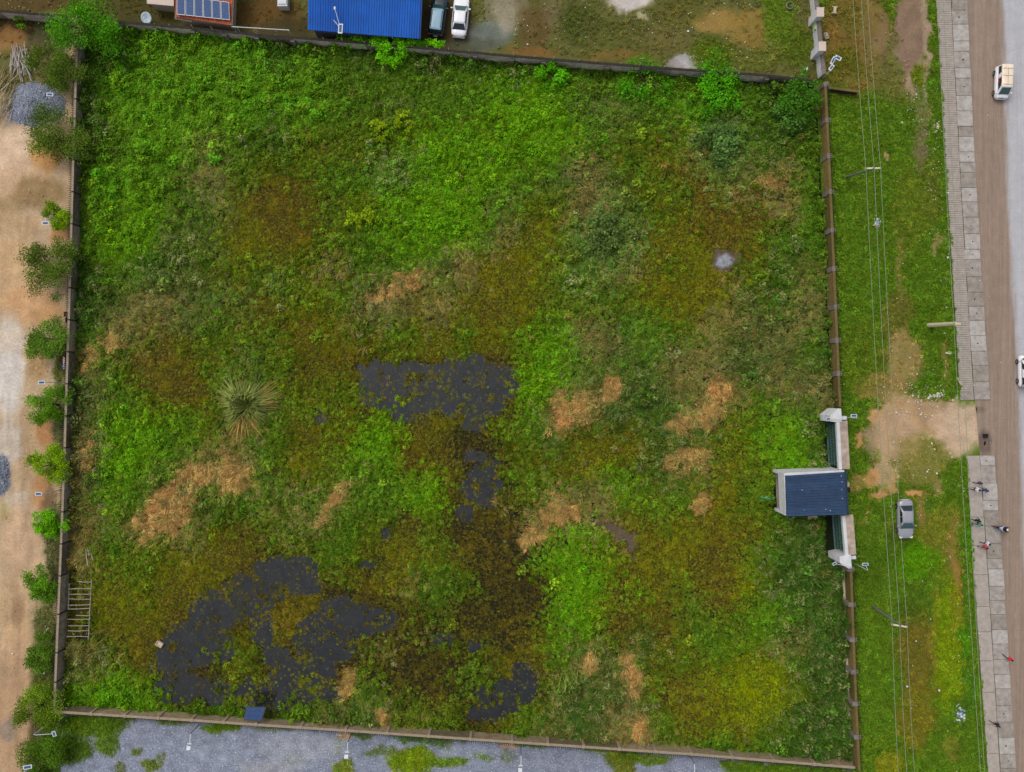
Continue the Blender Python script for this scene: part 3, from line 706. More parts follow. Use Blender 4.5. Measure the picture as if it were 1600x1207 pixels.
sheet('field', [BLw, BRw, TRw, TLw], 470, 420, 0.0, (40, 50, 16, 1), [], MAT['soil'],
      'overgrown marshy ground of the walled plot', zfun=field_z, seed=5, tint=field_tint)

mw, nt, b = new_mat('marsh_water')
nt.links.new(ramp(nt, noise(nt, .5, 9, .8), [(.3, lin((20, 22, 22))), (.7, lin((46, 49, 52)))]), b.inputs['Base Color']); b.inputs['Roughness'].default_value = 0.12
b.inputs['Specular IOR Level'].default_value = 0.5
bump(nt, b, noise(nt, 2.5, 3), 0.01, 0.15)
m = MB()
c0, c1, c2, c3 = P(190, 540), P(860, 540), P(880, 1135), P(210, 1105)
m.poly([(v.x, v.y, WATER_Z) for v in (c3, c2, c1, c0)])
tag(m.build('water', mw), 'dark still water standing between the marsh plants', 'water', kind='structure')

# ================================================================== PLANTS
GAIN = 2.15          # leaf colour over the colour a shaded stand of it shows
def shade_attr(me, vals):
    at = me.color_attributes.new('shade', 'FLOAT_COLOR', 'POINT')
    c4 = np.ones((len(vals), 4), np.float32); c4[:, :3] = np.asarray(vals)[:, None] if np.ndim(vals) == 1 else vals
    at.data.foreach_set('color', c4.ravel())

def blades_mesh(name, n, rad, hgt, width, seed, lean=0.6, bias=None, droop=0.5, var=0.5):
    """tuft of arching blades, each three triangles' worth of strip"""
    r = np.random.default_rng(seed)
    V, F, C = [], [], []
    for k in range(n):
        a = r.uniform(0, 2 * math.pi) if bias is None else r.normal(0, bias)
        l = r.uniform(0.55, 1.0)
        out = rad * l * r.uniform(0.6, 1.15) * (lean + (1 - lean) * r.uniform())
        h = hgt * l * r.uniform(0.6, 1.0)
        b = np.array([r.normal(0, rad * .22), r.normal(0, rad * .22), 0.0])
        d = np.array([math.cos(a), math.sin(a), 0]); s = np.array([-d[1], d[0], 0])
        w = width * r.uniform(0.6, 1.3)
        mid = b + d * out * 0.5 + np.array([0, 0, h]); tip = b + d * out + np.array([0, 0, h * (1 - droop * r.uniform(0.5, 1.2))])
        i = len(V)
        V += [b - s * w * .5, b + s * w * .5, mid + s * w * .55, mid - s * w * .55, tip]
        F += [i, i + 1, i + 2, i, i + 2, i + 3, i + 3, i + 2, i + 4]
        C += [r.uniform(1 - var, 1 + var)] * 5
    me = np_mesh(name, np.array(V), np.array(F), 3, MAT['plant'])
    shade_attr(me, C)
    return me

def leafy_mesh(name, n, rad, hgt, leaf, seed, var=0.5, flat=0.5, dome=True):
    """weed of broad leaves on a dome"""
    r = np.random.default_rng(seed)
    V, F, C = [], [], []
    for k in range(n):
        a = r.uniform(0, 2 * math.pi); q = math.sqrt(r.uniform()) * rad
        z = hgt * (1 - (q / rad) ** 2 * 0.75) * r.uniform(0.45, 1.0) if dome else hgt * r.uniform(.2, 1)
        c = np.array([math.cos(a) * q, math.sin(a) * q, z])
        a2 = a + r.normal(0, 0.9); t = r.uniform(-flat, flat * 1.2)
        d = np.array([math.cos(a2) * math.cos(t), math.sin(a2) * math.cos(t), -math.sin(t)]); s = np.array([-math.sin(a2), math.cos(a2), r.uniform(-.35, .35)])
        L = leaf * r.uniform(0.6, 1.35); w = L * r.uniform(0.3, 0.5)
        i = len(V)
        V += [c - d * L * .5, c + s * w, c + d * L * .5, c - s * w]
        F += [i, i + 1, i + 2, i, i + 2, i + 3]
        C += [r.uniform(1 - var, 1 + var)] * 4
    me = np_mesh(name, np.array(V), np.array(F), 3, MAT['plant'])
    shade_attr(me, C)
    return me

def scatter(name, label, cat, meshes, pts, rot, scl, col, idx):
    """one stand of plants: points that carry place, turn, size and colour; geometry nodes put a plant on each"""
    me = bpy.data.meshes.new(name)
    n = len(pts)
    me.vertices.add(n); me.vertices.foreach_set('co', np.asarray(pts, np.float32).ravel())
    for nm, typ, arr in (('turn', 'FLOAT_VECTOR', rot), ('size', 'FLOAT_VECTOR', scl), ('col', 'FLOAT_COLOR', np.column_stack([col, np.ones(n)])), ('pick', 'INT', idx)):
        at = me.attributes.new(nm, typ, 'POINT')
        at.data.foreach_set({'FLOAT_VECTOR': 'vector', 'FLOAT_COLOR': 'color', 'INT': 'value'}[typ], np.asarray(arr, np.int32 if typ == 'INT' else np.float32).ravel())
    me.materials.append(MAT['plant'])
    o = bpy.data.objects.new(name, me); COL.objects.link(o)
    tag(o, label, cat, kind='stuff')
    ng = bpy.data.node_groups.new(name + '_scatter', 'GeometryNodeTree')
    ng.interface.new_socket('Geometry', in_out='INPUT', socket_type='NodeSocketGeometry')
    ng.interface.new_socket('Geometry', in_out='OUTPUT', socket_type='NodeSocketGeometry')
    gi, go = ng.nodes.new('NodeGroupInput'), ng.nodes.new('NodeGroupOutput')
    iop = ng.nodes.new('GeometryNodeInstanceOnPoints')
    jn = ng.nodes.new('GeometryNodeJoinGeometry')
    for mm in reversed(meshes):
        so = bpy.data.objects.new(mm.name, mm)
        oi = ng.nodes.new('GeometryNodeObjectInfo'); oi.inputs['Object'].default_value = so; oi.inputs['As Instance'].default_value = True
        ng.links.new(oi.outputs['Geometry'], jn.inputs[0])
    def attr(nm, typ):
        a = ng.nodes.new('GeometryNodeInputNamedAttribute'); a.data_type = typ; a.inputs['Name'].default_value = nm
        return a.outputs['Attribute']
    ng.links.new(gi.outputs[0], iop.inputs['Points'])
    ng.links.new(jn.outputs[0], iop.inputs['Instance'])
    iop.inputs['Pick Instance'].default_value = True
    ng.links.new(attr('pick', 'INT'), iop.inputs['Instance Index'])
    ng.links.new(attr('turn', 'FLOAT_VECTOR'), iop.inputs['Rotation'])
    ng.links.new(attr('size', 'FLOAT_VECTOR'), iop.inputs['Scale'])
    ng.links.new(iop.outputs[0], go.inputs[0])
    md = o.modifiers.new('plants', 'NODES'); md.node_group = ng
    return o

GRASS = [blades_mesh('grass_tuft_%d' % k, 40, 0.40, 0.42, 0.034, 100 + k) for k in range(4)]
BROAD = [leafy_mesh('leafy_weed_%d' % k, 50, 0.38, 0.52, 0.155, 200 + k) for k in range(4)]
MAT_W = [leafy_mesh('marsh_weed_%d' % k, 40, 0.34, 0.20, 0.10, 300 + k, var=0.5, flat=0.8, dome=False) for k in range(4)]
TALL = [blades_mesh('tall_grass_%d' % k, 40, 0.85, 0.62, 0.036, 400 + k, lean=0.5, bias=0.75, droop=0.7, var=0.5) for k in range(4)]
DRY = [blades_mesh('dry_grass_%d' % k, 36, 1.05, 0.50, 0.036, 500 + k, lean=0.6, bias=0.5, droop=0.8, var=0.55) for k in range(4)]

def inside_quad(x, y, q, margin=0.0):
    ok = np.ones(len(x), bool)
    for k in range(4):
        a, b_ = q[k], q[(k + 1) % 4]
        e = np.array([b_[0] - a[0], b_[1] - a[1]]); e = e / np.linalg.norm(e)
        ok &= (-(x - a[0]) * e[1] + (y - a[1]) * e[0]) > margin
    return ok

def jitter_grid(x0, x1, y0, y1, step, seed):
    r = np.random.default_rng(seed)
    gx, gy = np.meshgrid(np.arange(x0, x1, step), np.arange(y0, y1, step))
    x = gx.ravel() + r.uniform(-.55, .55, gx.size) * step; y = gy.ravel() + r.uniform(-.55, .55, gx.size) * step
    return x, y, r

def plant_colours(t, px, py, r):
    tops = np.array([lin(TCOL[k][0]) for k in TYPES]) * GAIN
    own = np.where((t == TYPES.index('X')) | (t == TYPES.index('K')), 9.0, 3.4)[:, None]
    c = tops[t] * own                                          # plants take after their neighbours
    for k in range(4):
        c = c + tops[field_type(px + r.normal(0, 15, len(t)), py + r.normal(0, 15, len(t)), r.uniform(0, 1, len(t)))] * 0.8
    c = c / (own + 3.2)
    mid = 0.62 + 0.76 * fbm(px / 7, py / 7, 701)              # stands lusher or paler
    each = r.uniform(0.70, 1.34, len(t)) * np.where(t == TYPES.index('X'), r.uniform(.55, 1.3, len(t)), 1.0)
    c = c * (mid * each)[:, None]
    straw = (r.uniform(0, 1, len(t)) < 0.022)[:, None]         # the odd dead plant
    c = np.where(straw, c * 0.6 + np.array(lin((150, 126, 78))) * 0.4, c)
    hue = r.normal(0, 0.08, len(t)) + (fbm(px / 20, py / 20, 705) - .5) * 0.22
    c[:, 0] *= np.clip(1 + hue, .6, 1.6); c[:, 1] *= np.clip(1 - hue * 0.25, .8, 1.2)
    return np.clip(c, 0.002, 0.8)

def grow_field():
    q = [BLw, BRw, TRw, TLw]
    x, y, r = jitter_grid(-56, 46, -46, 46, 0.225, 900)
    ok = inside_quad(x, y, q, 0.24); x, y = x[ok], y[ok]
    px, py = to_px(x, y)
    rnd = r.uniform(0, 1, len(x))
    t0 = field_type(px, py, rnd)
    t = field_type(px + r.normal(0, 13, len(x)), py + r.normal(0, 13, len(x)), rnd)
    crisp = lambda a: (a == TYPES.index('X')) | (a == TYPES.index('E'))
    t = np.where(crisp(t0) | crisp(t), t0, t)                  # dry patches and bare earth keep their edge
    t = np.where((t == TYPES.index('X')) & (r.uniform(0, 1, len(x)) < .28), TYPES.index('T'), t)
    w = water_w(px, py)
    # clear of the gatehouse, the stick rack and the wall panel
    keep = ~((px > 1208) & (px < 1330) & (py > 733) & (py < 800)) & ~((px > 1286) & (py > 634) & (py < 870))
    keep &= ~((px > 104) & (px < 146) & (py > 905) & (py < 1002) & (rnd > 0.25))
    T = lambda ch: t == TYPES.index(ch)
    dens = np.where(T('N'), 0.72, np.where(T('E'), 0.10, np.where(T('R'), 0.9, 1.0)))
    dens = dens * (1 - 0.86 * sstep(0.42, 1.1, w + (fbm(px / 4, py / 4, 333) - .5) * .8))
    keep &= rnd < dens
    x, y, px, py, t, w, rnd = [a[keep] for a in (x, y, px, py, t, w, rnd)]
    z = field_z(px, py); z = np.maximum(z, WATER_Z - 0.03)
    col = plant_colours(t, px, py, r)
    n = len(x)
    T = lambda ch: t == TYPES.index(ch)
    big = sstep(.42, .68, fbm(px / 13, py / 13, 801))            # taller stands stand out as clumps
    lush = T('L') | T('D') | T('T') | T('K') | T('S') | T('G') | T('B')
    giant = (r.uniform(0, 1, n) < 0.012) & lush                   # single large weeds
    hmod = (0.66 + 0.44 * big) * r.uniform(0.7, 1.3, n) * np.where(giant, 1.7, 1.0)
    edge_ = ~inside_quad(x, y, q, 1.15)
    tall = (0.60 + 0.62 * big * np.where(lush, 1.0, .3)) * np.where(edge_ & lush, 1.45, 1.0)
    tall = np.where(T('X'), 1.3, tall); hmod = np.where(T('X'), hmod * 1.15, hmod)
    col = col * np.where(giant, 1.15, 1.0)[:, None]
    pale = (r.uniform(0, 1, n) < 0.16) & (T('T') | T('K') | T('D') | T('S'))
    col = np.where(pale[:, None], col * .35 + np.array(lin((150, 154, 96))) * .65, col)
    size = np.select([T('L'), T('G'), T('B'), T('D'), T('T'), T('O'), T('R'), T('N'), T('Y'), T('K'), T('S'), T('X'), T('E')],
                     [1.08, 0.86, 0.88, 1.12, 0.78, 0.66, 0.64, 0.62, 0.68, 0.8, 1.1, 0.8, 0.55]) * hmod
    s2 = r.uniform(0, 1, n)
    kind = np.select([T('L') | T('S'), T('G') | T('B'), T('D'), T('T'), T('O'), T('R'), T('N') | T('E'), T('Y'), T('K'), T('X')],
                     [np.where(s2 < .85, 1, 0), np.where(s2 < .62, 0, 1), np.where(s2 < .7, 1, 3), np.where(s2 < .75, 3, 0), np.where(s2 < .55, 2, 0),
                      np.where(s2 < .7, 2, 0), np.where(s2 < .9, 2, 0), np.where(s2 < .4, 2, 0), np.where(s2 < .6, 3, np.where(s2 < .8, 4, 0)), np.where(s2 < .92, 4, 3)])
    # lodged grass lies the way the patch was pressed
    lay = -1.9 + (fbm(px / 40, py / 40, 811) - .5) * 5.0 + r.normal(0, .35, n)
    turn = np.where(kind >= 3, lay, r.uniform(0, 2 * math.pi, n))
    specs = [('meadow_grass', 'lush green grass tufts growing all over the walled plot', 'grass', GRASS),
             ('leafy_weeds', 'bright broadleaf weeds massed in the walled plot', 'weeds', BROAD),
             ('marsh_weeds', 'low olive and brown marsh weeds around the dark pools', 'marsh weeds', MAT_W),
             ('tall_grass', 'tall grey green grass bent over in the walled plot', 'grass', TALL),
             ('dry_grass', 'bleached tan dry grass lying in patches in the plot', 'grass', DRY)]
    for k, (nm, lb, ct, ms) in enumerate(specs):
        s = kind == k
        m_ = int(s.sum())
        thin = np.ones(m_, bool) if k < 3 else r.uniform(0, 1, m_) < (0.62 if k == 3 else 0.85)
        ii = np.nonzero(s)[0][thin]; m_ = len(ii)
        tilt = r.normal(0, .10, (m_, 2))
        sz = size[ii]
        scatter(nm, lb, ct, ms, np.column_stack([x[ii], y[ii], z[ii] - 0.02]), np.column_stack([tilt, turn[ii]]),
                np.column_stack([sz, sz, sz * r.uniform(1.0, 1.7, m_) * tall[ii] * (1.0 if k != 4 else 0.8)]), col[ii], r.integers(0, 4, m_))
grow_field()

def grow_yards():
    P_, R_, Z_, C_ = [], [], [], []
    r = np.random.default_rng(77)
    areas = [((-62, -53.2 + 3, -62, 46), (*TAN, 0.0), LEFT_BLOBS, 3, 9.0, lambda x, y: (y < np.interp(x, [-60, -50], [44.5, 43.3])) & (x < np.interp(y, [-48, 43], [-54.1, -50.9])), 0.30, 0.0),
             ((-62, 36, 34, 48), (92, 92, 46, .6), TOP_BLOBS, 21, 9.0, lambda x, y: y > np.interp(x, [-60, -50, 36], [44.9, 43.6, 36.0]), 0.34, 0.004),
             ((-53, 42, -52, -36), (126, 131, 146, 0.0), BOT_BLOBS, 41, 9.0, lambda x, y: y < np.interp(x, [-53, 40], [-37.6, -43.9]), 0.26, 0.006),
             ((34, 57, -50, 48), VBASE, VERGE_BLOBS, 61, 14.0, lambda x, y: (x > np.interp(y, [-44, 35, 48], [40.0, 35.9, 35.5])) & (x < np.interp(-y * S + 603.5, [p[1] for p in SWL], [(p[0] - 800) / S for p in SWL]) - .05), 0.25, 0.002)]
    for (bx, base, blobs, seed, warp, test, step, z0) in areas:
        x, y, rr = jitter_grid(*bx, step, 1000 + seed)
        ok = test(x, y); x, y = x[ok], y[ok]
        px, py = to_px(x, y)
        col, g = blobs_paint(px, py, base, blobs, warp, seed)
        drive = (px > 1490) & (py > 622) & (py < 716)
        ok = (rr.uniform(0, 1, len(x)) < g * (0.55 + 0.6 * fbm(px / 10, py / 10, seed + 7)) * 1.15 * sstep(.22, .42, fbm(px / 5, py / 5, seed + 8) + (g - .55) * .6)) & ~drive & ~((px > 1290) & (px < 1322) & (py > 636) & (py < 886))
        x, y, px, py, col, g = x[ok], y[ok], px[ok], py[ok], col[ok], g[ok]
        n = len(x)
        c = lin_np(col) * 1.7 * (0.74 + 0.52 * fbm(px / 8, py / 8, seed + 9))[:, None] * rr.uniform(.8, 1.25, n)[:, None]
        gr = np.clip(g, 0, 1)[:, None]
        hue = rr.normal(0, .09, n); c[:, 0] *= 1 + hue
        P_.append(np.column_stack([x, y, np.full(n, z0 - 0.01)])); C_.append(np.clip(c, .003, .8))
        s = (0.42 + 0.40 * g) * (0.4 + 1.2 * fbm(px / 11, py / 11, seed + 13)) * rr.uniform(.7, 1.25, n)
        if seed == 61:      # ranker growth at the foot of the wall
            s = s * (1 + 0.9 * g * np.exp(-np.abs(x - np.interp(y, [-44, 35], [40.4, 36.3])) / 1.4))
        Z_.append(np.column_stack([s, s, s * rr.uniform(.5, .9, n)]))
        R_.append(np.column_stack([rr.normal(0, .1, (n, 2)), rr.uniform(0, 6.28, n)]))
    p, q, s, c = map(np.concatenate, (P_, R_, Z_, C_))
    n = len(p)
    mix = r.uniform(0, 1, n) < 0.6
    for nm, lb, sel, ms in (('short_grass', 'short grass on the verge and in the yards outside the walls', mix, GRASS), ('ground_weeds', 'low leafy weeds on the verge and along the outer wall feet', ~mix, BROAD)):
        k = int(sel.sum())
        scatter(nm, lb, 'grass' if nm == 'short_grass' else 'weeds', ms, p[sel], q[sel], s[sel], c[sel], r.integers(0, 4, k))
grow_yards()

# ------------------------------------------------------------------ trees and shrubs
def leaf_cloud(name, clumps, n, leaf, cols, seed, flat=0.7):
    """leaves spread through the volume of many small clumps"""
    r = np.random.default_rng(seed)
    w = np.array([c[3] ** 2 for c in clumps]); w = w / w.sum()
    ci = r.choice(len(clumps), n, p=w)
    C = np.array(clumps)[ci]
    u = r.normal(0, 1, (n, 3)); u /= np.linalg.norm(u, axis=1)[:, None]
    rad = np.abs(r.normal(0.72, 0.26, n))
    pos = C[:, :3] + u * (C[:, 3] * rad)[:, None] * np.array([1, 1, .75])
    a = r.uniform(0, 2 * math.pi, n); t = r.normal(0, flat * .6, n)
    d = np.column_stack([np.cos(a) * np.cos(t), np.sin(a) * np.cos(t), np.sin(t)])
    s = np.column_stack([-np.sin(a), np.cos(a), r.normal(0, .35, n)])
    L = leaf * r.uniform(.6, 1.4, n); W = L * r.uniform(.25, .45, n)
    V = np.stack([pos - d * L[:, None] * .5, pos + s * W[:, None], pos + d * L[:, None] * .5, pos - s * W[:, None]], 1).reshape(-1, 3)
    i = np.arange(n) * 4
    F = np.stack([i, i + 1, i + 2, i, i + 2, i + 3], 1).ravel()
    cc = np.array([lin(c) for c in cols]) * 1.9
    clump_tone = np.random.default_rng(seed + 1).uniform(.62, 1.35, len(clumps))[ci]
    k = r.integers(0, len(cols), n)
    col = cc[k] * (clump_tone * r.uniform(.75, 1.25, n))[:, None]
    me = np_mesh(name, V, F, 3, MAT['tree_leaf'])
    shade_attr(me, np.repeat(np.clip(col, .002, .8), 4, 0))
    return me

def tree(name, label, px, py, rpx, top, cols, seed, group=None, base=None, n=1500, leaf=0.24, cat='tree', flat=0.75, ncl=26):
    """trunk and limbs with a crown of leaf clumps; px,py is the crown's middle"""
    rn = random.Random(seed)
    R = rpx / S * 1.18
    c = P(px, py, top * 0.62)
    foot = Vector((c.x, c.y, 0)) if base is None else P(*base)
    t = thing(name, label, cat, foot, 0, group)
    cl = []
    cz = top * 0.62; hz = top * 0.38
    for k in range(ncl):
        a = rn.uniform(0, 2 * math.pi); q = math.sqrt(rn.random()) * R * 0.82 * (1 + .22 * math.sin(2 * a + seed) + .16 * math.sin(3 * a + seed * 1.7))
        zz = cz + hz * (rn.uniform(-.7, .85) * math.sqrt(max(0.05, 1 - (q / R) ** 2)))
        cl.append((c.x - foot.x + math.cos(a) * q * rn.uniform(.85, 1.1), c.y - foot.y + math.sin(a) * q, zz, R * rn.uniform(.2, .38)))
    me = leaf_cloud('crown', cl, n, leaf, cols, seed, flat)
    o = bpy.data.objects.new('crown', me); COL.objects.link(o); o.parent = t
    m = MB()
    cc = Vector((c.x - foot.x, c.y - foot.y, 0))
    fork = cc * .35 + Vector((0, 0, top * .32))
    m.tube([(0, 0, -.05), fork * .5 + Vector((.03, .02, 0)), fork], [R * .06 + .03, R * .05 + .02, R * .04 + .02], 7)
    m.build('trunk', MAT['bark'], t, True)
    for k in range(0, ncl, 4):
        p = Vector(cl[k][:3])
        MB().tube([fork, (fork + p) / 2 + Vector((0, 0, .15)), p], [R * .03 + .015, R * .02 + .012, .008], 5).build('limb', MAT['bark'], t, True)
    return t

G1 = [(66, 84, 24), (56, 74, 22), (78, 94, 28), (48, 66, 20)]
G2 = [(66, 100, 18), (76, 112, 18), (54, 86, 18)]
G3 = [(90, 118, 12), (100, 124, 18), (76, 104, 14)]
wt = 'trees along the outside of the left wall'
for k, (px, py, r_, top, cols, lb) in enumerate([
        (92, 106, 36, 3.6, G1, 'dark bushy tree above the grey gravel heap, left of the wall'),
        (84, 215, 42, 3.8, G1, 'large dark bushy tree just below the grey gravel heap'),
        (93, 337, 20, 2.6, G3, 'small pale green shrub by the second solar lamp on the left wall'),
        (78, 419, 40, 4.0, G1, 'large round dark tree above the black cloth on the left wall'),
        (76, 532, 33, 3.4, [(66, 96, 22), (56, 84, 20), (84, 106, 40)], 'spreading tree between the black cloth and the pale clothes on the wall'),
        (76, 633, 30, 3.2, G2, 'green tree just below the pale clothes and third solar lamp'),
        (76, 727, 27, 3.2, G3, 'rounded yellow green tree beside the orange soil, left of the wall'),
        (77, 820, 22, 2.8, [(70, 120, 10), (84, 132, 14), (62, 106, 12)], 'bright green narrow tree just below the fourth solar lamp'),
        (67, 918, 24, 2.8, G2, 'bright leafy tree beside the top of the stick rack'),
        (66, 1024, 24, 2.6, [(64, 92, 22), (76, 100, 30), (56, 82, 20)], 'olive tree just below the stick rack, outside the wall'),
        (60, 1116, 38, 3.2, [(76, 98, 20), (88, 108, 24), (64, 86, 18)], 'wide tree at the bottom left wall corner'),
        (66, 1190, 36, 2.4, [(60, 88, 20), (72, 98, 22), (50, 76, 18)], 'low bushy tree at the very bottom left of the photo')]):
    tree('wall_tree', lb, px, py, r_, top, cols, 2000 + k, wt, n=int(900 + 190 * r_), leaf=.145)
tree('corner_tree', 'tall bright green tree over the top left wall corner', 140, 42, 45, 5.2, [(52, 98, 14), (64, 114, 14), (42, 82, 16)], 2050, n=7000, ncl=40, leaf=.18)
tree('wall_shrub', 'tiny green shrub by the wall just left of the corner tree', 31, 36, 9, 1.3, G2, 2051, n=240, cat='shrub', ncl=8)
tree('wall_shrub', 'small shrub hugging the corner tree on its left', 82, 38, 11, 1.5, G2, 2052, n=260, cat='shrub', ncl=8)
tree('wall_shrub', 'rounded bright shrub against the top wall near its right end', 1128, 134, 40, 2.6, [(56, 112, 12), (66, 124, 14), (46, 96, 14)], 2053, n=2000, cat='shrub', ncl=30)
tree('wall_shrub', 'dark shrub filling the top right corner of the plot', 1252, 150, 34, 2.8, [(50, 88, 20), (60, 100, 20), (42, 76, 20)], 2054, n=1800, cat='shrub', ncl=28)
tree('wall_shrub', 'blue green shrub just below the top right corner shrub', 1236, 180, 26, 2.2, [(56, 86, 30), (62, 94, 32), (48, 76, 28)], 2055, n=1100, cat='shrub', ncl=20)
tree('wall_shrub', 'low bright shrub at the middle of the top wall', 860, 118, 22, 1.9, [(66, 124, 14), (58, 108, 12)], 2056, n=800, cat='shrub', ncl=16)
tree('wall_shrub', 'low green shrub left of the rounded one at the top wall', 1010, 128, 36, 1.7, [(60, 114, 14), (52, 100, 14)], 2057, n=1000, cat='shrub', ncl=20)
tree('blue_green_shrub', 'blue green feathery shrub in the upper right of the plot', 1128, 226, 30, 1.9, [(66, 92, 42), (58, 82, 38), (76, 102, 46)], 2058, n=1300, cat='shrub', leaf=.3, ncl=22)
tree('blue_green_shrub', 'grey green shrub cluster right of the plot centre', 946, 358, 30, 1.7, [(70, 88, 40), (60, 78, 36), (80, 98, 46)], 2059, n=1200, cat='shrub', leaf=.3, ncl=22)
yg = 'yellow green bushes in the upper plot'
for k, (px, py, r_, lb) in enumerate([(594, 204, 14, 'yellow green bush, left one of the pair below the blue roof'), (632, 194, 15, 'yellow green bush, right one of the pair below the blue roof'),
                                      (553, 345, 14, 'yellow green bush left of the brightest grass, lower one'), (576, 336, 12, 'yellow green bush left of the brightest grass, upper one')]):
    tree('yellow_bush', lb, px, py, r_, 1.4, [(96, 114, 14), (108, 122, 18), (84, 106, 16)], 2070 + k, yg, n=340, cat='bush', ncl=10)

def creeper():
    t = thing('creeper', 'bright green creeper spilling over the top wall below the blue roof', 'creeper', P(610, 88))
    rn = random.Random(5); cl = []
    f = P(610, 88)
    for (cx, cy, rx, ry, z, n) in ((556, 63, 36, 6, 1.3, 16), (612, 66, 34, 11, 2.1, 24), (612, 84, 22, 16, 1.5, 18), (664, 70, 28, 5, 1.2, 12)):
        for k in range(n):
            a = rn.uniform(0, 6.28); q = math.sqrt(rn.random())
            p = P(cx + math.cos(a) * q * rx, cy + math.sin(a) * q * ry, z)
            cl.append((p.x - f.x, p.y - f.y, z + rn.uniform(-.3, .25), rn.uniform(.35, .6)))
    o = bpy.data.objects.new('foliage', leaf_cloud('foliage', cl, 3200, .2, [(76, 138, 10), (90, 150, 14), (62, 118, 12)], 9)); COL.objects.link(o); o.parent = t
    for k in range(0, len(cl), 9):
        p = Vector(cl[k][:3])
        MB().tube([(0, 0, 0), p * .5 + Vector((0, 0, .3)), p], [.03, .02, .008], 5).build('stem', MAT['bark'], t)
creeper()

def fan_tussock():
    """big clump of reed-like fronds radiating from one root, lower ones dead"""
    c = P(388, 634)
    t = thing('fan_tussock', 'large fan of grey green fronds radiating from one root, dead at its foot', 'tussock', c)
    rn = random.Random(12)
    live = MB(); dead = MB()
    for k in range(900):
        a = rn.uniform(0, 2 * math.pi)
        isdead = rn.random() < (0.8 if -2.3 < ((a + math.pi) % (2 * math.pi) - math.pi) < -.9 else (0.55 if -.2 < ((a + math.pi) % (2 * math.pi) - math.pi) < .7 else .04))
        L = rn.uniform(1.5, 4.0) * (.72 + .42 * math.sin(a * 1.5 + 1.0) ** 2) * (1.0 if not isdead else 1.1); h = rn.uniform(.5, 2.0) * (.55 if isdead else 1)
        d = Vector((math.cos(a), math.sin(a), 0)); s = Vector((-d.y, d.x, 0)); w = rn.uniform(.025, .05)
        b0 = d * rn.uniform(.1, .45) + s * rn.uniform(-.2, .2)
        p1 = b0 + d * L * .45 + Vector((0, 0, h)) + s * rn.uniform(-.2, .2); p2 = b0 + d * L + Vector((0, 0, h * rn.uniform(.1, .6))) + s * rn.uniform(-.35, .35)
        m = dead if isdead else live
        m.poly([b0 - s * w, b0 + s * w, p1 + s * w * 1.5, p1 - s * w * 1.5]); m.poly([p1 - s * w * 1.5, p1 + s * w * 1.5, p2])
    for nm, mm, c1 in (('fronds', live, (120, 130, 66)), ('dead_fronds', dead, (176, 138, 76))):
        o = mm.build(nm, MAT['tree_leaf'], t); o['kind'] = 'stuff'
        r = np.random.default_rng(3); nv = len(mm.v)
        col = np.array(lin(c1)) * 1.2 * np.repeat(r.uniform(.65, 1.3, nv // 7 + 1), 7)[:nv, None]
        shade_attr(o.data, col)
fan_tussock()

# ================================================================== WALLS
def run_points(pts, z):
    return [P(a, b_, z) for a, b_ in pts]

def along(pts, step):
    """split a polyline into stretches of about step metres: list of (start, end)"""
    out = []
    for a, b_ in zip(pts[:-1], pts[1:]):
        n = max(1, round((b_ - a).length / step))
        for k in range(n):
            out.append((a.lerp(b_, k / n), a.lerp(b_, (k + 1) / n)))
    return out

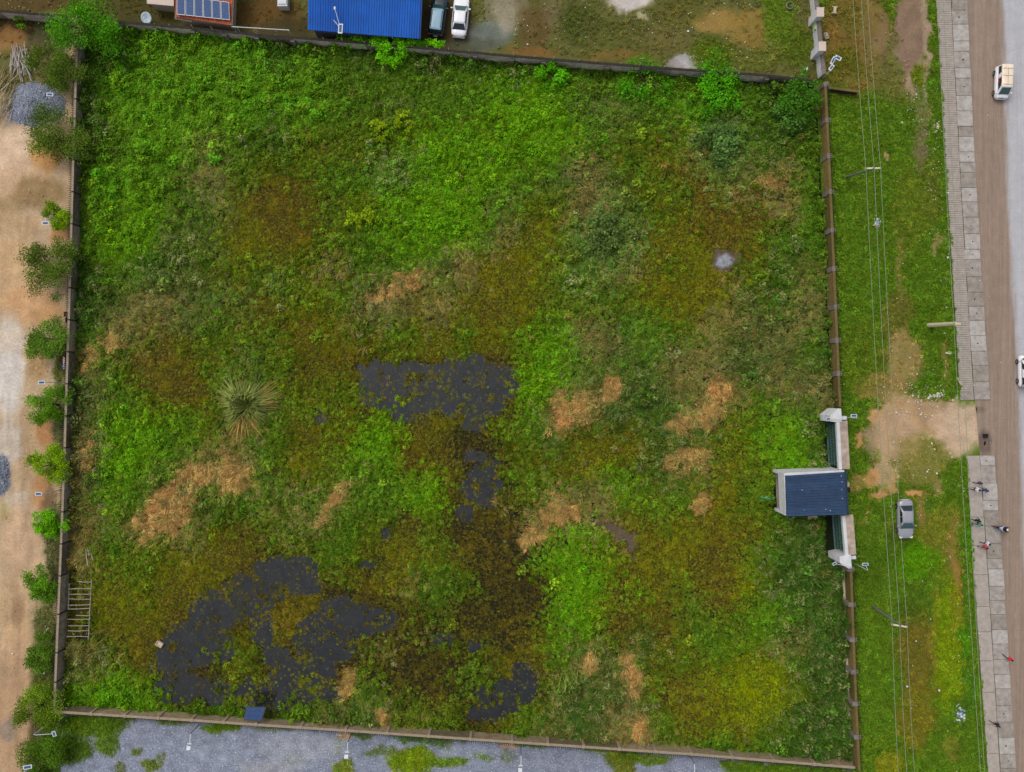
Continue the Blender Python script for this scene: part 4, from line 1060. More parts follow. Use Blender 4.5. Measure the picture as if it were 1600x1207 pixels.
def boundary_wall(name, label, px_pts, inner, h=WH, th=0.22, mat='wall_grey', cope='coping_tan', pier='pier_grey', pier_out=0.0, pier_in=0.06, pier_w=0.32, pier_h=0.12, step=3.7,
                  spikes=0.5, gaps=(), footing=None, seed=1, rods=None, jag=0.0, skip_pier=0.0):
    """block wall of panels between piers; the line is the outer top edge; inner = side (+1 left of the run, -1 right) that faces the plot"""
    rn = random.Random(seed)
    pts = run_points(px_pts, h); pts = [Vector((p.x, p.y, 0)) for p in pts]
    t = thing(name, label, 'wall', pts[0])
    off = pts[0]
    segs = along(pts, step)
    sp = MB(off)
    for k, (a, b_) in enumerate(segs):
        d = (b_ - a).normalized(); n = Vector((-d.y, d.x, 0)) * inner
        if any(g0 <= k < g1 for g0, g1 in gaps): continue
        hh = h + rn.uniform(-jag, jag)
        g = 0.012
        a2, b2 = a + d * g, b_ - d * g
        m = MB(off); q = [a2, b2, b2 + n * th, a2 + n * th]
        if inner < 0: q = q[::-1]
        m.prism([(p.x, p.y) for p in q], -0.4, hh)
        m.build('panel', MAT['%s_%d' % (mat, rn.randrange(3))] if mat + '_0' in MAT else MAT[mat], t)
        m = MB(off); e = 0.03
        q = [a2 - n * e, b2 - n * e, b2 + n * (th + e), a2 + n * (th + e)]
        if inner < 0: q = q[::-1]
        m.prism([(p.x, p.y) for p in q], hh + .002, hh + 0.07)
        m.build('coping', MAT[cope], t)
        if rn.random() >= skip_pier:
            m = MB(off); w = pier_w / 2
            lo, hi = -pier_out, th + pier_in
            q = [a - d * w + n * lo, a + d * w + n * lo, a + d * w + n * hi, a - d * w + n * hi]
            if inner < 0: q = q[::-1]
            m.prism([(p.x, p.y) for p in q], -0.4, h + pier_h)
            m.build('pier', MAT[pier], t, bevel=.015)
        if footing:
            m = MB(off); q = [a2 + n * (th + .002), b2 + n * (th + .002), b2 + n * (th + .26), a2 + n * (th + .26)]
            if inner < 0: q = q[::-1]
            m.prism([(p.x, p.y) for p in q], -0.4, footing); m.build('footing', MAT['pier_light'], t)
        if spikes:
            L = (b_ - a).length; c = int(L / 0.24)
            for i in range(c):
                p = a + d * (L * (i + .5) / c) - n * 0.04
                sp.tube([(p.x, p.y, hh + .05), (p.x - n.x * .10, p.y - n.y * .10, hh + spikes * .55), (p.x - n.x * .16, p.y - n.y * .16, hh + spikes)], [.035, .03, .006], 4)
            q0, q1 = a - n * .06, b_ - n * .06
            sp.tube([(q0.x, q0.y, hh + spikes * .4), (q1.x, q1.y, hh + spikes * .4)], .02, 4)
    if spikes:
        sp.build('spikes', MAT['spike'], t)['kind'] = 'stuff'
    if rods:
        for (a, b_) in along(pts, rods):
            d = (b_ - a).normalized(); n = Vector((-d.y, d.x, 0)) * inner
            if rn.random() < .15: continue
            p = a + n * .06 + d * rn.uniform(-.3, .3) - off
            L = rn.uniform(.35, .95)
            MB().tube([(p.x, p.y, h), (p.x + rn.uniform(-.06, .06), p.y + rn.uniform(-.06, .06), h + L)], .035, 5).build('rod', MAT['rust_rod'], t)
    return t

boundary_wall('boundary_wall', 'grey block wall with spikes along the left side of the plot', [(119, 60), (113, 250), (106, 500), (98, 750), (92, 900), (87, 1020), (83, 1112)], +1, mat='wall_grey', cope='coping_tan', pier='coping_dark', pier_w=.16, pier_in=.05, pier_h=.08, spikes=.42, seed=3)  # dark pier colour paints in the shadow lines of the pilasters
boundary_wall('boundary_wall', 'weathered dark capped wall along the top of the plot', [(180, 33), (300, 43), (400, 53), (570, 66), (800, 87), (1000, 103), (1200, 117), (1278, 126)], -1, mat='wall_top', cope='coping_dark', pier='pier_grey', pier_in=.28, pier_w=.5, pier_h=-.25, step=3.9, spikes=0, seed=5, rods=2.3, jag=.05, skip_pier=.45)
boundary_wall('boundary_wall', 'dark wall running left from the corner tree', [(-260, -4), (0, 16), (105, 25)], -1, mat='wall_top', cope='coping_dark', pier='pier_grey', pier_in=.2, spikes=0, seed=6, rods=4, jag=.04, skip_pier=.5)
boundary_wall('boundary_wall', 'mossy brown wall between the top right corner and the gatehouse', [(1291, 132), (1299, 300), (1307, 480), (1314, 636)], -1, mat='wall_moss', cope='wall_moss', pier='pier_grey', pier_out=.28, pier_in=.1, pier_w=.55, pier_h=.10, step=3.85, spikes=.4, seed=7)
boundary_wall('boundary_wall', 'mossy brown wall below the gatehouse with pale footing', [(1331, 890), (1335, 1000), (1339, 1100), (1344, 1204)], -1, mat='wall_moss', cope='wall_moss', pier='pier_grey', pier_out=.28, pier_in=.3, pier_w=.5, pier_h=.10, step=3.85, spikes=.4, footing=.3, seed=8)
boundary_wall('boundary_wall', 'tan wall with dark spikes along the bottom of the plot', [(90, 1114), (300, 1127), (400, 1134), (540, 1143), (800, 1161), (1080, 1180), (1336, 1201)], +1, mat='wall_tan', cope='coping_tan', pier='coping_tan', pier_in=.12, pier_out=.1, pier_w=.3, pier_h=.12, step=4.3, spikes=.42, seed=9)
boundary_wall('boundary_wall', 'short dark stub wall across the verge at the top right corner', [(1296, 136), (1342, 142)], -1, h=1.0, mat='coping_dark', cope='wall_moss', pier='pier_grey', spikes=0, seed=10)

def front_wall():
    """roadside wall of the neighbouring compound with two tall pillars"""
    o = P(1272, 60)
    t = thing('compound_wall', 'pale grey wall with two tall pillars in the top right yard', 'wall', o)
    line = [(1262, -160), (1266, 0), (1272, 60), (1279, 124)]
    pts = [P(a, b_) for a, b_ in line]
    for a, b_ in along(pts, 2.6):
        m = MB(o); d = (b_ - a).normalized(); n = Vector((-d.y, d.x, 0))
        a2, b2 = a + d * .01, b_ - d * .01
        q = [a2 - n * .11, b2 - n * .11, b2 + n * .11, a2 + n * .11]
        m.prism([(p.x, p.y) for p in q], -.2, 1.55); m.build('panel', MAT['white_paint'] if random.random() < .75 else MAT['pier_grey'], t)
        m = MB(o); q = [a2 - n * .16, b2 - n * .16, b2 + n * .30, a2 + n * .30]
        m.prism([(p.x, p.y) for p in q], 1.552, 1.66); m.build('coping', MAT['pier_grey'], t)
        L = (b_ - a).length; sp = MB(o)
        for i in range(int(L / .3)):
            p = a + d * (i + .5) * .3 + n * .05
            sp.tube([(p.x, p.y, 1.66), (p.x, p.y, 1.98)], [.04, .01], 4)
        sp.build('spikes', MAT['white_paint'], t)['kind'] = 'stuff'
    for (px, py) in ((1268, 36), (1271, 88)):
        c = P(px, py)
        m = MB(o); m.box((c.x, c.y, 1.35), (.72, .95, 2.9)); p = m.build('pillar', MAT['white_paint'], t, bevel=.02)
        m = MB(o); m.box((c.x, c.y, 2.86), (.84, 1.07, .12)); m.build('cap', MAT['pink_slab'], p, bevel=.02)
    c = P(1269, 47)
    m = MB(o); m.box((c.x + .02, c.y, 1.0), (.3, .8, .5)); m.build('notice_board', simple('lime_board', (170, 196, 128), .6), t)
front_wall()

# ================================================================== BUILDINGS
def corrugated(m, a, b_, c, d, n, amp, off=(0, 0, 0)):
    """ribbed sheet: ribs run a->d and b->c, spread from a to b; with thickness"""
    a, b_, c, d = map(Vector, (a, b_, c, d))
    prof = []
    for k in range(n):
        u0 = k / n
        for uu, zz in ((u0, 0), (u0 + .50 / n, 0), (u0 + .62 / n, amp), (u0 + .84 / n, amp), (u0 + .96 / n, 0)):
            prof.append((uu, zz))
    prof.append((1, 0))
    for (u0, z0), (u1, z1) in zip(prof[:-1], prof[1:]):
        p0, p1 = a.lerp(b_, u0) + Vector((0, 0, z0)), a.lerp(b_, u1) + Vector((0, 0, z1))
        q1, q0 = d.lerp(c, u1) + Vector((0, 0, z1)), d.lerp(c, u0) + Vector((0, 0, z0))
        m.poly([p0, p1, q1, q0])
        dn = Vector((0, 0, -.05))
        m.poly([p1, p0, p0 + dn, p1 + dn]); m.poly([q0, q1, q1 + dn, q0 + dn])
    m.poly([a + Vector((0, 0, -.05)), d + Vector((0, 0, -.05)), c + Vector((0, 0, -.05)), b_ + Vector((0, 0, -.05))])

def roof_sheets(t, o, A, B, C, D, ribs, amp, per, base):
    """roof laid from separate ribbed sheets, each a touch lighter or darker, edges lapped"""
    n = ribs // per
    rn = random.Random(len(base) + ribs)
    for k in range(n):
        u0, u1 = k / n, (k + 1) / n
        dz = Vector((0, 0, .012 * (k % 2) + rn.uniform(0, .008)))
        m = MB(o)
        sl = Vector((0, 0, 0))
        corrugated(m, A.lerp(B, u0) + dz, A.lerp(B, u1) + dz, D.lerp(C, u1) + dz, D.lerp(C, u0) + dz, per, amp)
        m.build('roof_sheet', MAT[base + '_' + str(rn.randrange(3))], t)

def wall_box(t, o, quad, z0, z1, mat, th=.2, name='wall'):
    """four walls of a building, each a mesh of its own"""
    n = len(quad)
    cen = sum(quad, Vector()) / n
    for k in range(n):
        a, b_ = quad[k], quad[(k + 1) % n]
        d = (b_ - a).normalized(); nn = Vector((-d.y, d.x, 0))
        if nn.dot(cen - a) < 0: nn = -nn
        m = MB(o); q = [a, b_, b_ + nn * th, a + nn * th]
        m.prism([(p.x, p.y) for p in q], z0, z1); m.build(name, mat, t)

def blue_building():
    o = P(570, 30)
    t = thing('blue_roof_building', 'long building with bright blue ribbed metal roof beside two parked cars', 'building', o)
    q = [P(488, 44, 2.9), P(648, 56, 2.9), P(652, -120, 2.9), P(488, -130, 2.9)]
    q = [Vector((p.x, p.y, 0)) for p in q]
    wall_box(t, o, q, -.1, 2.85, MAT['dark_wall'])
    roof_sheets(t, o, P(481, 47, 3.0), P(655, 61, 3.0), P(661, -60, 4.1), P(482, -72, 4.1), 44, .07, 4, 'blue_roof')
    m = MB(o)
    corrugated(m, P(482, -72.5, 4.1), P(661, -60.5, 4.1), P(664, -180, 3.0), P(482, -190, 3.0), 44, .07)
    m.build('roof', MAT['blue_roof'], t)
    m = MB(o); a, b_ = P(655.5, 61, 3.0), P(661.5, -60, 4.1)
    m.hexa([a + Vector((0, 0, -.3)), a + Vector((.1, 0, -.3)), b_ + Vector((.1, 0, -.3)), b_ + Vector((0, 0, -.3)), a + Vector((0, 0, .1)), a + Vector((.1, 0, .1)), b_ + Vector((.1, 0, .1)), b_ + Vector((0, 0, .1))])
    m.build('barge_board', simple('barge_blue', (26, 62, 128), .5), t)
blue_building()

def red_building():
    o = P(320, 10)
    t = thing('red_roof_building', 'small building with rusty red roof carrying six solar panels', 'building', o)
    q = [P(278, 28, 2.4), P(358, 36, 2.4), P(362, -90, 2.4), P(276, -95, 2.4)]
    q = [Vector((p.x, p.y, 0)) for p in q]
    wall_box(t, o, q, -.1, 2.35, MAT['cream_wall'])
    m = MB(o)
    corrugated(m, P(274, 27, 2.5), P(362, 40, 2.5), P(367, -60, 3.3), P(274, -66, 3.3), 22, .05)
    m.build('roof', MAT['red_roof'], t)
    m = MB(o)
    corrugated(m, P(273, 30, 2.3), P(300, 35, 2.3), P(300, 22, 2.42), P(273, 17, 2.42), 6, .04)
    m.build('lean_to_roof', MAT['pier_grey'], t)
    m = MB(o); a, b_ = P(362.5, 40, 2.5), P(367.5, -60, 3.3)
    m.hexa([a + Vector((0, 0, -.2)), a + Vector((.09, 0, -.2)), b_ + Vector((.09, 0, -.2)), b_ + Vector((0, 0, -.2)), a + Vector((0, 0, .1)), a + Vector((.09, 0, .1)), b_ + Vector((.09, 0, .1)), b_ + Vector((0, 0, .1))])
    m.build('barge_board', MAT['pier_grey'], t)
    for px in (301, 333):
        p = P(px, 42)
        MB(o).tube([(p.x, p.y, 0), (p.x, p.y, 2.4)], .06, 6).build('post', MAT['metal_white'], t)
    # panels lie on rails above the roof, two rows of six
    A, B, C, D = P(276, 23, 2.85), P(359.5, 32, 2.85), P(358.5, 4, 3.05), P(276, -7, 3.05)
    def at(u, v): return A.lerp(B, u).lerp(D.lerp(C, u), v)
    for k in range(6):
        u0, u1 = k / 6 + .006, (k + 1) / 6 - .006
        oo = o
        up = Vector((0, 0, .05))
        m = MB(oo); q = [at(u0, .0), at(u1, .0), at(u1, 1), at(u0, 1)]
        m.hexa(q + [p + up for p in q]); r = m.build('solar_panel', MAT['metal_white'], t)
        us = (u1 - u0)
        for i in range(4):
            for j in range(6):
                ua, ub = u0 + us * (.05 + .9 * i / 4 + .003), u0 + us * (.05 + .9 * (i + 1) / 4 - .003)
                va, vb = .03 + .94 * j / 6 + .002, .03 + .94 * (j + 1) / 6 - .002
                if i == 0 and j == 0: cells = MB(oo)
                q = [at(ua, va), at(ub, va), at(ub, vb), at(ua, vb)]
                cells.hexa([p + up * 1.02 for p in q] + [p + up * 1.2 for p in q])
        cells.build('cells', MAT['panel_blue'], r)['kind'] = 'stuff'
red_building()

def pale_shed():
    o = P(250, 0)
    t = thing('shed', 'low shed with a pale pink flat roof left of the solar panels', 'shed', o)
    q = [Vector((p.x, p.y, 0)) for p in (P(233, 5, 2.0), P(271, 9, 2.0), P(273, -60, 2.0), P(233, -60, 2.0))]
    wall_box(t, o, q, -.1, 2.0, MAT['cream_wall'])
    m = MB(o); q = [P(230, 6.5, 2.1), P(272, 10.5, 2.1), P(274, -64, 2.1), P(230, -64, 2.1)]
    m.hexa(q + [p + Vector((0, 0, .12)) for p in q]); m.build('roof', MAT['pink_slab'], t, bevel=.02)
pale_shed()

def gatehouse():
    o = P(1262, 765)
    t = thing('gatehouse', 'white gatehouse with dark blue ribbed roof at the right wall', 'gatehouse', o)
    GH = 4.0
    # plan from the roof corners at eaves height
    nw, ne, se, sw = [Vector((p.x, p.y, 0)) for p in (P(1224, 739, GH), P(1318, 735, GH), P(1321, 803, GH), P(1227, 806, GH))]
    W = MAT['white_paint']
    def slab(a, b_, th, z0, z1, name, side=1, mat=W):
        d = (b_ - a).normalized(); n = Vector((-d.y, d.x, 0)) * side
        q = [a, b_, b_ + n * th, a + n * th]
        if side < 0: q = q[::-1]
        m = MB(o); m.prism([(p.x, p.y) for p in q], z0, z1)
        return m.build(name, mat, t, bevel=.015)
    slab(nw, ne, .30, -.2, GH + .25, 'side_wall', -1)
    slab(sw, se, .30, -.2, GH - .1, 'side_wall', 1)
    d = (sw - nw).normalized()
    slab(nw + d * .305, sw - d * .305, .28, 2.0, GH + .2, 'fascia', 1)
    slab(ne + d * .305, se - d * .305, .28, 2.6, GH + .1, 'fascia', -1)
    # little column stubs beside the inner opening
    for p in (nw, sw):
        m = MB(o); m.box((p.x + .2, p.y - .18 * (1 if p is nw else -1), 1.0), (.36, .3, 2.2)); m.build('column', W, t, bevel=.015)
    A_, B_, C_, D_ = Vector((nw.x + .10, nw.y - .30, GH + .27)), Vector((sw.x + .02, sw.y - .06, GH + .25)), Vector((se.x + .02, se.y - .06, GH + .29)), Vector((ne.x - .04, ne.y - .16, GH + .31))
    roof_sheets(t, o, A_, B_, C_, D_, 15, .12, 3, 'navy_roof')
    a, b_ = Vector((ne.x - .03, ne.y - .12, GH + .28)), Vector((se.x + .03, se.y - .12, GH + .24))
    m = MB(o)
    m.hexa([a + Vector((0, 0, -.22)), b_ + Vector((0, 0, -.22)), b_ + Vector((.26, 0, -.22)), a + Vector((.26, 0, -.22)), a + Vector((0, 0, .1)), b_ + Vector((0, 0, .1)), b_ + Vector((.26, 0, .04)), a + Vector((.26, 0, .04))])
    m.build('gutter', simple('gutter_navy', (40, 54, 76), .5), t, bevel=.02)
    for (px, py) in ((1314, 744), (1315, 753), (1315, 765), (1316, 779), (1253, 766), (1256, 797), (1290, 796), (1297, 798)):
        p = P(px, py, GH + .3)
        m = MB(o); m.tube([(p.x, p.y, GH + .25), (p.x, p.y, GH + .44)], [.05, .04], 6); m.build('roof_bolt', MAT['metal_white'], t)
    for (px, py, sx, sy) in ((1324, 757, .35, .5), (1326, 766, .3, .5)):
        p = P(px, py, 3.3)
        m = MB(o); m.box((p.x, p.y, 3.3), (sx, sy, .35)); m.build('gate_lamp', MAT['black_plastic'] if py > 760 else MAT['pier_light'], t, bevel=.02)
    # floor slab
    m = MB(o); q = [nw + Vector((.3, -.3, 0)), sw + Vector((.3, .3, 0)), se + Vector((0, .3, 0)), ne + Vector((0, -.3, 0))]
    m.prism([(p.x, p.y) for p in q], -.1, .06); m.build('floor', MAT['slab_c'], t)
    # entrance leaves, closed
    for s in (0, 1):
        a = ne.lerp(se, .08 + .42 * s); b_ = ne.lerp(se, .08 + .42 * (s + 1) - .01)
        m = MB(o); m.hexa([Vector((a.x - .35, a.y, .1)), Vector((b_.x - .35, b_.y, .1)), Vector((b_.x - .29, b_.y, .1)), Vector((a.x - .29, a.y, .1)), Vector((a.x - .35, a.y, 2.55)), Vector((b_.x - .35, b_.y, 2.55)), Vector((b_.x - .29, b_.y, 2.55)), Vector((a.x - .29, a.y, 2.55))])
        m.build('door_leaf', MAT['gate_metal'], t)
gatehouse()

def wing(label, top_px, slabs_px, pillar_end, seed):
    """grille wing beside the gatehouse: white pillar, lintel beam, tan canopy slab, metal grille"""
    Z = 3.5
    (x0, y0), (x1, y1) = top_px          # inner edge of the lintel, north to south, at height Z
    a, b_ = [Vector((p.x, p.y, 0)) for p in (P(x0, y0, Z), P(x1, y1, Z))]
    o = a.copy()
    t = thing('gate_wing', label, 'gate wing', o)
    d = (b_ - a).normalized(); n = Vector((-d.y, d.x, 0))     # n points to the road (east)
    if n.x < 0: n = -n
    def blk(name, u0, u1, w0, w1, z0, z1, mat, bev=.015):
        L = (b_ - a).length
        q = [a + d * L * u0 + n * w0, a + d * L * u1 + n * w0, a + d * L * u1 + n * w1, a + d * L * u0 + n * w1]
        m = MB(o); m.prism([(p.x, p.y) for p in q], z0, z1)
        return m.build(name, mat, t, bevel=bev)
    blk('lintel', 0, 1, 0, .36, Z - .5, Z, MAT['white_paint'])
    blk('canopy_slab', -.02, 1.0, .362, 1.25, Z - .25, Z - .03, MAT['slab_tan'])
    blk('plinth', 0, 1, .08, .30, -.2, .12, MAT['gate_metal'])
    g = blk('grille', .08, .94, .17, .20, Z - .62, Z - .55, MAT['gate_metal'], 0)
    L = (b_ - a).length
    k = 0; u = .3
    while u < L * .95:
        p = a + d * u + n * .18 - o
        MB().tube([(p.x, p.y, .1), (p.x, p.y, Z - .5)], .05, 5).build('bar', MAT['gate_metal'], t)
        u += .2; k += 1
    for z in (.9, 1.7, 2.5):
        blk('rail', .05, .96, .15, .22, z, z + .07, MAT['gate_metal'], 0)
    # end pillar wall
    e = 0.0 if pillar_end == 'north' else 1.0
    c = a.lerp(b_, e)
    s = -1 if pillar_end == 'north' else 1
    m = MB(o)
    q = [c + n * .0, c + n * .6, c + n * .6 + d * s * 1.5, c + n * .2 + d * s * 1.5, c + n * -.7 + d * s * .8, c - n * .7 + d * s * .1]
    if s > 0: q = q[::-1]
    m.prism([(p.x, p.y) for p in q], -.2, Z + .05); m.build('end_pillar', MAT['white_paint'], t, bevel=.02)
    m = MB(o); q = [c + n * .5 + d * s * .2, c + n * 1.3 + d * s * .2, c + n * 1.3 + d * s * .6, c + n * .5 + d * s * .6]
    if s > 0: q = q[::-1]
    m.prism([(p.x, p.y) for p in q], -.2, Z - .3); m.build('side_pier', MAT['white_paint'], t, bevel=.02)
    return t
wing('white gate wing with green grille and tan slab above the gatehouse', ((1307, 660), (1311, 734)), None, 'north', 1)
wing('white gate wing with green grille and tan slab below the gatehouse', ((1316, 807), (1321, 868)), None, 'south', 2)

# ================================================================== VEHICLES
def vehicle(name, label, px, py, heading, paint, roofpaint=None, kind='sedan', glass='glass', zmid=1.0, L=4.65, W=1.80, Hh=1.45, group=None, cat='car', open_door=False):
    """heading: radians, 0 = nose towards +X. body, bonnet, roof, glass panes, wheels, lamps, mirrors, plate"""
    c = P(px, py, zmid)
    t = thing(name, label, cat, (c.x, c.y, 0.008), heading, group)
    hw, hl = W / 2, L / 2
    k = L / 4.65
    belt = {'sedan': .98, 'suv': 1.08, 'van': 1.02}[kind]
    hood = {'sedan': .90, 'suv': 1.02, 'van': 1.0}[kind]
    # lower hull: rounded rings from tail to nose
    if kind == 'sedan':
        st = [(-hl, .66, .46, .80), (-hl + .08, .82, .32, .94), (-hl + .35, .92, .25, 1.0), (-1.2 * k, 1, .22, 1.0), (0, 1, .22, belt), (1.0 * k, 1, .22, .96), (hl - .62, .97, .24, .90), (hl - .25, .88, .28, .80), (hl - .06, .72, .34, .68), (hl, .55, .42, .60)]
    elif kind == 'suv':
        st = [(-hl, .80, .5, .95), (-hl + .06, .90, .36, 1.05), (-hl + .35, .98, .3, 1.08), (-1.2 * k, 1, .28, belt), (0, 1, .28, belt), (1.0 * k, 1, .28, 1.06), (hl - .55, .97, .3, 1.02), (hl - .2, .9, .34, .92), (hl - .04, .76, .4, .78), (hl, .6, .46, .7)]
    else:
        st = [(-hl, .88, .42, 1.0), (-hl + .05, .95, .32, 1.02), (-hl + .3, 1, .28, 1.02), (-1.0 * k, 1, .26, belt), (0, 1, .26, belt), (1.0 * k, 1, .26, 1.0), (hl - .35, .98, .28, .98), (hl - .12, .93, .32, .92), (hl - .02, .82, .38, .8), (hl, .7, .44, .7)]
    rings = []
    for (x, f, z0, z1) in st:
        w = hw * f
        rings.append([(x, -w * .86, z0), (x, -w, z0 + .12), (x, -w, (z0 + z1) / 2), (x, -w * .97, z1 - .10), (x, -w * .86, z1 - .01), (x, -w * .4, z1 + .02), (x, w * .4, z1 + .02), (x, w * .86, z1 - .01), (x, w * .97, z1 - .10), (x, w, (z0 + z1) / 2), (x, w, z0 + .12), (x, w * .86, z0)])
    m = MB(); m.loft([r[::-1] for r in rings]); body = m.build('body', paint, t, True, bevel=0)
    # cabin
    if kind == 'sedan': bx0, bx1, rx0, rx1 = -1.78 * k, 1.15 * k, -1.02 * k, .32 * k
    elif kind == 'suv': bx0, bx1, rx0, rx1 = -hl + .10, 1.2 * k, -hl + .38, .45 * k
    else: bx0, bx1, rx0, rx1 = -hl + .04, hl - .28, -hl + .12, hl - .95
    bw, rw = hw * .90, hw * (.70 if kind == 'sedan' else (.74 if kind == 'suv' else .86))
    zb, zr = belt - .04, Hh
    def ring(x0, x1, w, z, rr):
        return [(x0, -w + rr, z), (x0 + rr, -w, z), (x1 - rr, -w, z), (x1, -w + rr, z), (x1, w - rr, z), (x1 - rr, w, z), (x0 + rr, w, z), (x0, w - rr, z)]
    spans = [(bx0, bx1, rx0, rx1)] if not open_door else None
    if not open_door:
        m = MB(); m.loft([ring(bx0, bx1, bw, zb, .12), ring(rx0, rx1, rw, zr - .05, .10)]); m.build('cabin', paint, t, True)
    else:
        # doorway open on the right-hand side: rear part, cab part, far side wall, seats
        d0, d1 = -.30, .45
        m = MB(); m.loft([ring(bx0, d0, bw, zb, .06), ring(rx0, d0, rw, zr - .05, .06)]); m.build('cabin', paint, t, False)
        m = MB(); m.loft([ring(d1, bx1, bw, zb, .06), ring(d1, rx1, rw, zr - .05, .06)]); m.build('cab', paint, t, False)
        m = MB(); m.hexa([(d0, bw - .06, zb), (d1, bw - .06, zb), (d1, bw, zb), (d0, bw, zb), (d0, rw - .06, zr - .06), (d1, rw - .06, zr - .06), (d1, rw, zr - .06), (d0, rw, zr - .06)]); m.build('side_wall', paint, t)
        m = MB(); m.box(((d0 + d1) / 2, -bw * .45, zb + .10), (d1 - d0 - .04, bw * 1.0, .3)); m.build('seat', MAT['seat_red'], t, bevel=.04)
        m = MB(); m.box((d0 + .12, -bw * .3, zb + .4), (.14, bw * 1.1, .5)); m.build('backrest', MAT['seat_red'], t, bevel=.04)
    m = MB(); m.loft([ring(rx0 - .02, rx1 + .02, rw + .015, zr - .05, .12), ring(rx0 + .04, rx1 - .04, rw - .05, zr - .005, .12), ring(rx0 + .35, rx1 - .35, rw - .30, zr + .02, .10)])
    roof = m.build('roof', roofpaint or paint, t, True)
    if kind == 'suv':
        for s in (-1, 1):
            MB().tube([(rx0 + .2, s * (rw - .1), zr + .05), (rx1 - .2, s * (rw - .1), zr + .05)], .025, 6).build('rail', MAT['black_plastic'], roof)
    if open_door:
        for x in (rx0 + .5, (rx0 + rx1) / 2, rx1 - .3):
            MB().tube([(x, -rw + .1, zr + .05), (x, rw - .1, zr + .05)], .022, 6).build('rack_bar', MAT['pier_light'], roof)
        MB().tube([(rx0 + .4, 0, zr + .06), (rx1 - .2, 0, zr + .06)], .022, 6).build('rack_bar', MAT['pier_light'], roof)
    # glass panes, proud of the cabin skin
    def pane(nm, p, mat):
        p = [Vector(q) for q in p]
        nrm = (p[1] - p[0]).cross(p[2] - p[0]).normalized()
        mid = sum(p, Vector()) / 4
        if nrm.dot(mid - Vector(((bx0 + bx1) / 2, 0, .8))) < 0: nrm = -nrm; p = p[::-1]
        m = MB(); m.hexa([q - nrm * .012 for q in p] + [q + nrm * .012 for q in p]); return m.build(nm, mat, t)
    def lerp3(a, b_, f): return tuple(a[i] + (b_[i] - a[i]) * f for i in range(3))
    def fr(x0, x1, u, f):      # point on an end face: u across, f up
        w = bw + (rw - bw) * f
        return (x0 + (x1 - x0) * f, u * (w - .10), zb + (zr - .05 - zb) * f)
    pane('windscreen', [fr(bx1, rx1, -1, .12), fr(bx1, rx1, 1, .12), fr(bx1, rx1, .97, .93), fr(bx1, rx1, -.97, .93)], MAT[glass])
    pane('rear_window', [fr(bx0, rx0, 1, .15), fr(bx0, rx0, -1, .15), fr(bx0, rx0, -.97, .92), fr(bx0, rx0, .97, .92)], MAT['glass'])
    def side(s, g0, g1, f0, f1):
        pts = []
        for g, f in ((g0, f0), (g1, f0), (g1, f1), (g0, f1)):
            x = (bx0 + (rx0 - bx0) * f) * (1 - g) + (bx1 + (rx1 - bx1) * f) * g
            pts.append((x, s * (bw + (rw - bw) * f), zb + (zr - .05 - zb) * f))
        return pts
    wins = ((.12, .46), (.49, .86)) if kind != 'van' else ((.05, .33), (.66, .90))
    for s in (-1, 1):
        for g0, g1 in wins:
            pane('side_window', side(s, g0, g1, .22, .88), MAT['glass'])
    # wheels
    wr = .31 if kind != 'suv' else .36
    for sx in (-1, 1):
        for s in (-1, 1):
            x = sx * (hl - .85 * k - (.05 if sx > 0 else 0)); y = s * (hw - .07)
            w = MB().tube([(x, y - .10, wr), (x, y + .10, wr)], wr, 16).build('wheel', MAT['tyre'], t, bevel=.02)
            MB().tube([(x, y + s * .085, wr), (x, y + s * .115, wr)], wr * .62, 12).build('rim', MAT['rim'], w)
    # lamps, mirrors, bumpers, plate
    zf, zt = st[-3][3] - .08, st[1][3] - .10
    for s in (-1, 1):
        m = MB(); m.box((hl - .20, s * hw * .66, zf), (.26, .34, .14), rz=-s * .35); m.build('headlight', MAT['lamp_clear'], t, bevel=.03)
        m = MB(); m.box((-hl + .12, s * hw * .70, zt), (.20, .32, .16), rz=s * .25); m.build('tail_light', MAT['lamp_red'], t, bevel=.03)
        mx = bx1 - .42 * k if kind != 'van' else bx1 - .25
        m = MB(); m.box((mx, s * (hw + .12), belt + .06), (.14, .24, .16)); m.build('mirror', paint, t, bevel=.03)
    m = MB(); m.box((hl - .03, 0, .42), (.12, hw * 1.3, .18)); m.build('bumper', MAT['black_plastic'] if kind == 'suv' else paint, t, bevel=.03)
    m = MB(); m.box((-hl + .02, 0, .46), (.14, hw * 1.5, .2)); m.build('bumper', MAT['black_plastic'] if kind == 'suv' else paint, t, bevel=.03)
    m = MB(); m.box((-hl - .02, 0, .72), (.04, .5, .13)); m.build('number_plate', MAT['lamp_clear'], t)
    m = MB(); m.box((hl - .02, 0, st[-2][3] - .1), (.06, hw * .7, .12)); m.build('grille', MAT['black_plastic'], t)
    return t

UP, DOWN = math.pi / 2, -math.pi / 2
vehicle('parked_sedan', 'silver sedan parked alone on the verge right of the gatehouse', 1416, 812, DOWN + .02, MAT['car_silver'], glass='glass_green', zmid=.9, L=4.5, W=1.78)
vehicle('parked_sedan', 'white sedan parked beside the blue roofed building', 719, 24, UP - .09, MAT['car_white'], glass='glass_green', zmid=1.0, L=4.75, W=1.86)
vehicle('parked_wagon', 'dark teal estate car with pale blue roof between the blue roof and white sedan', 684, 23, UP - .13, MAT['car_teal'], MAT['car_roof_blue'], kind='suv', glass='glass_green', zmid=1.1, L=4.7, W=1.84, Hh=1.72)
vehicle('minibus', 'white minibus with peach roof and open red doorway on the road', 1568, 128, DOWN - .04, MAT['car_white'], MAT['van_roof'], kind='van', glass='glass_green', zmid=1.0, L=3.7, W=1.52, Hh=1.86, cat='minibus', open_door=True)
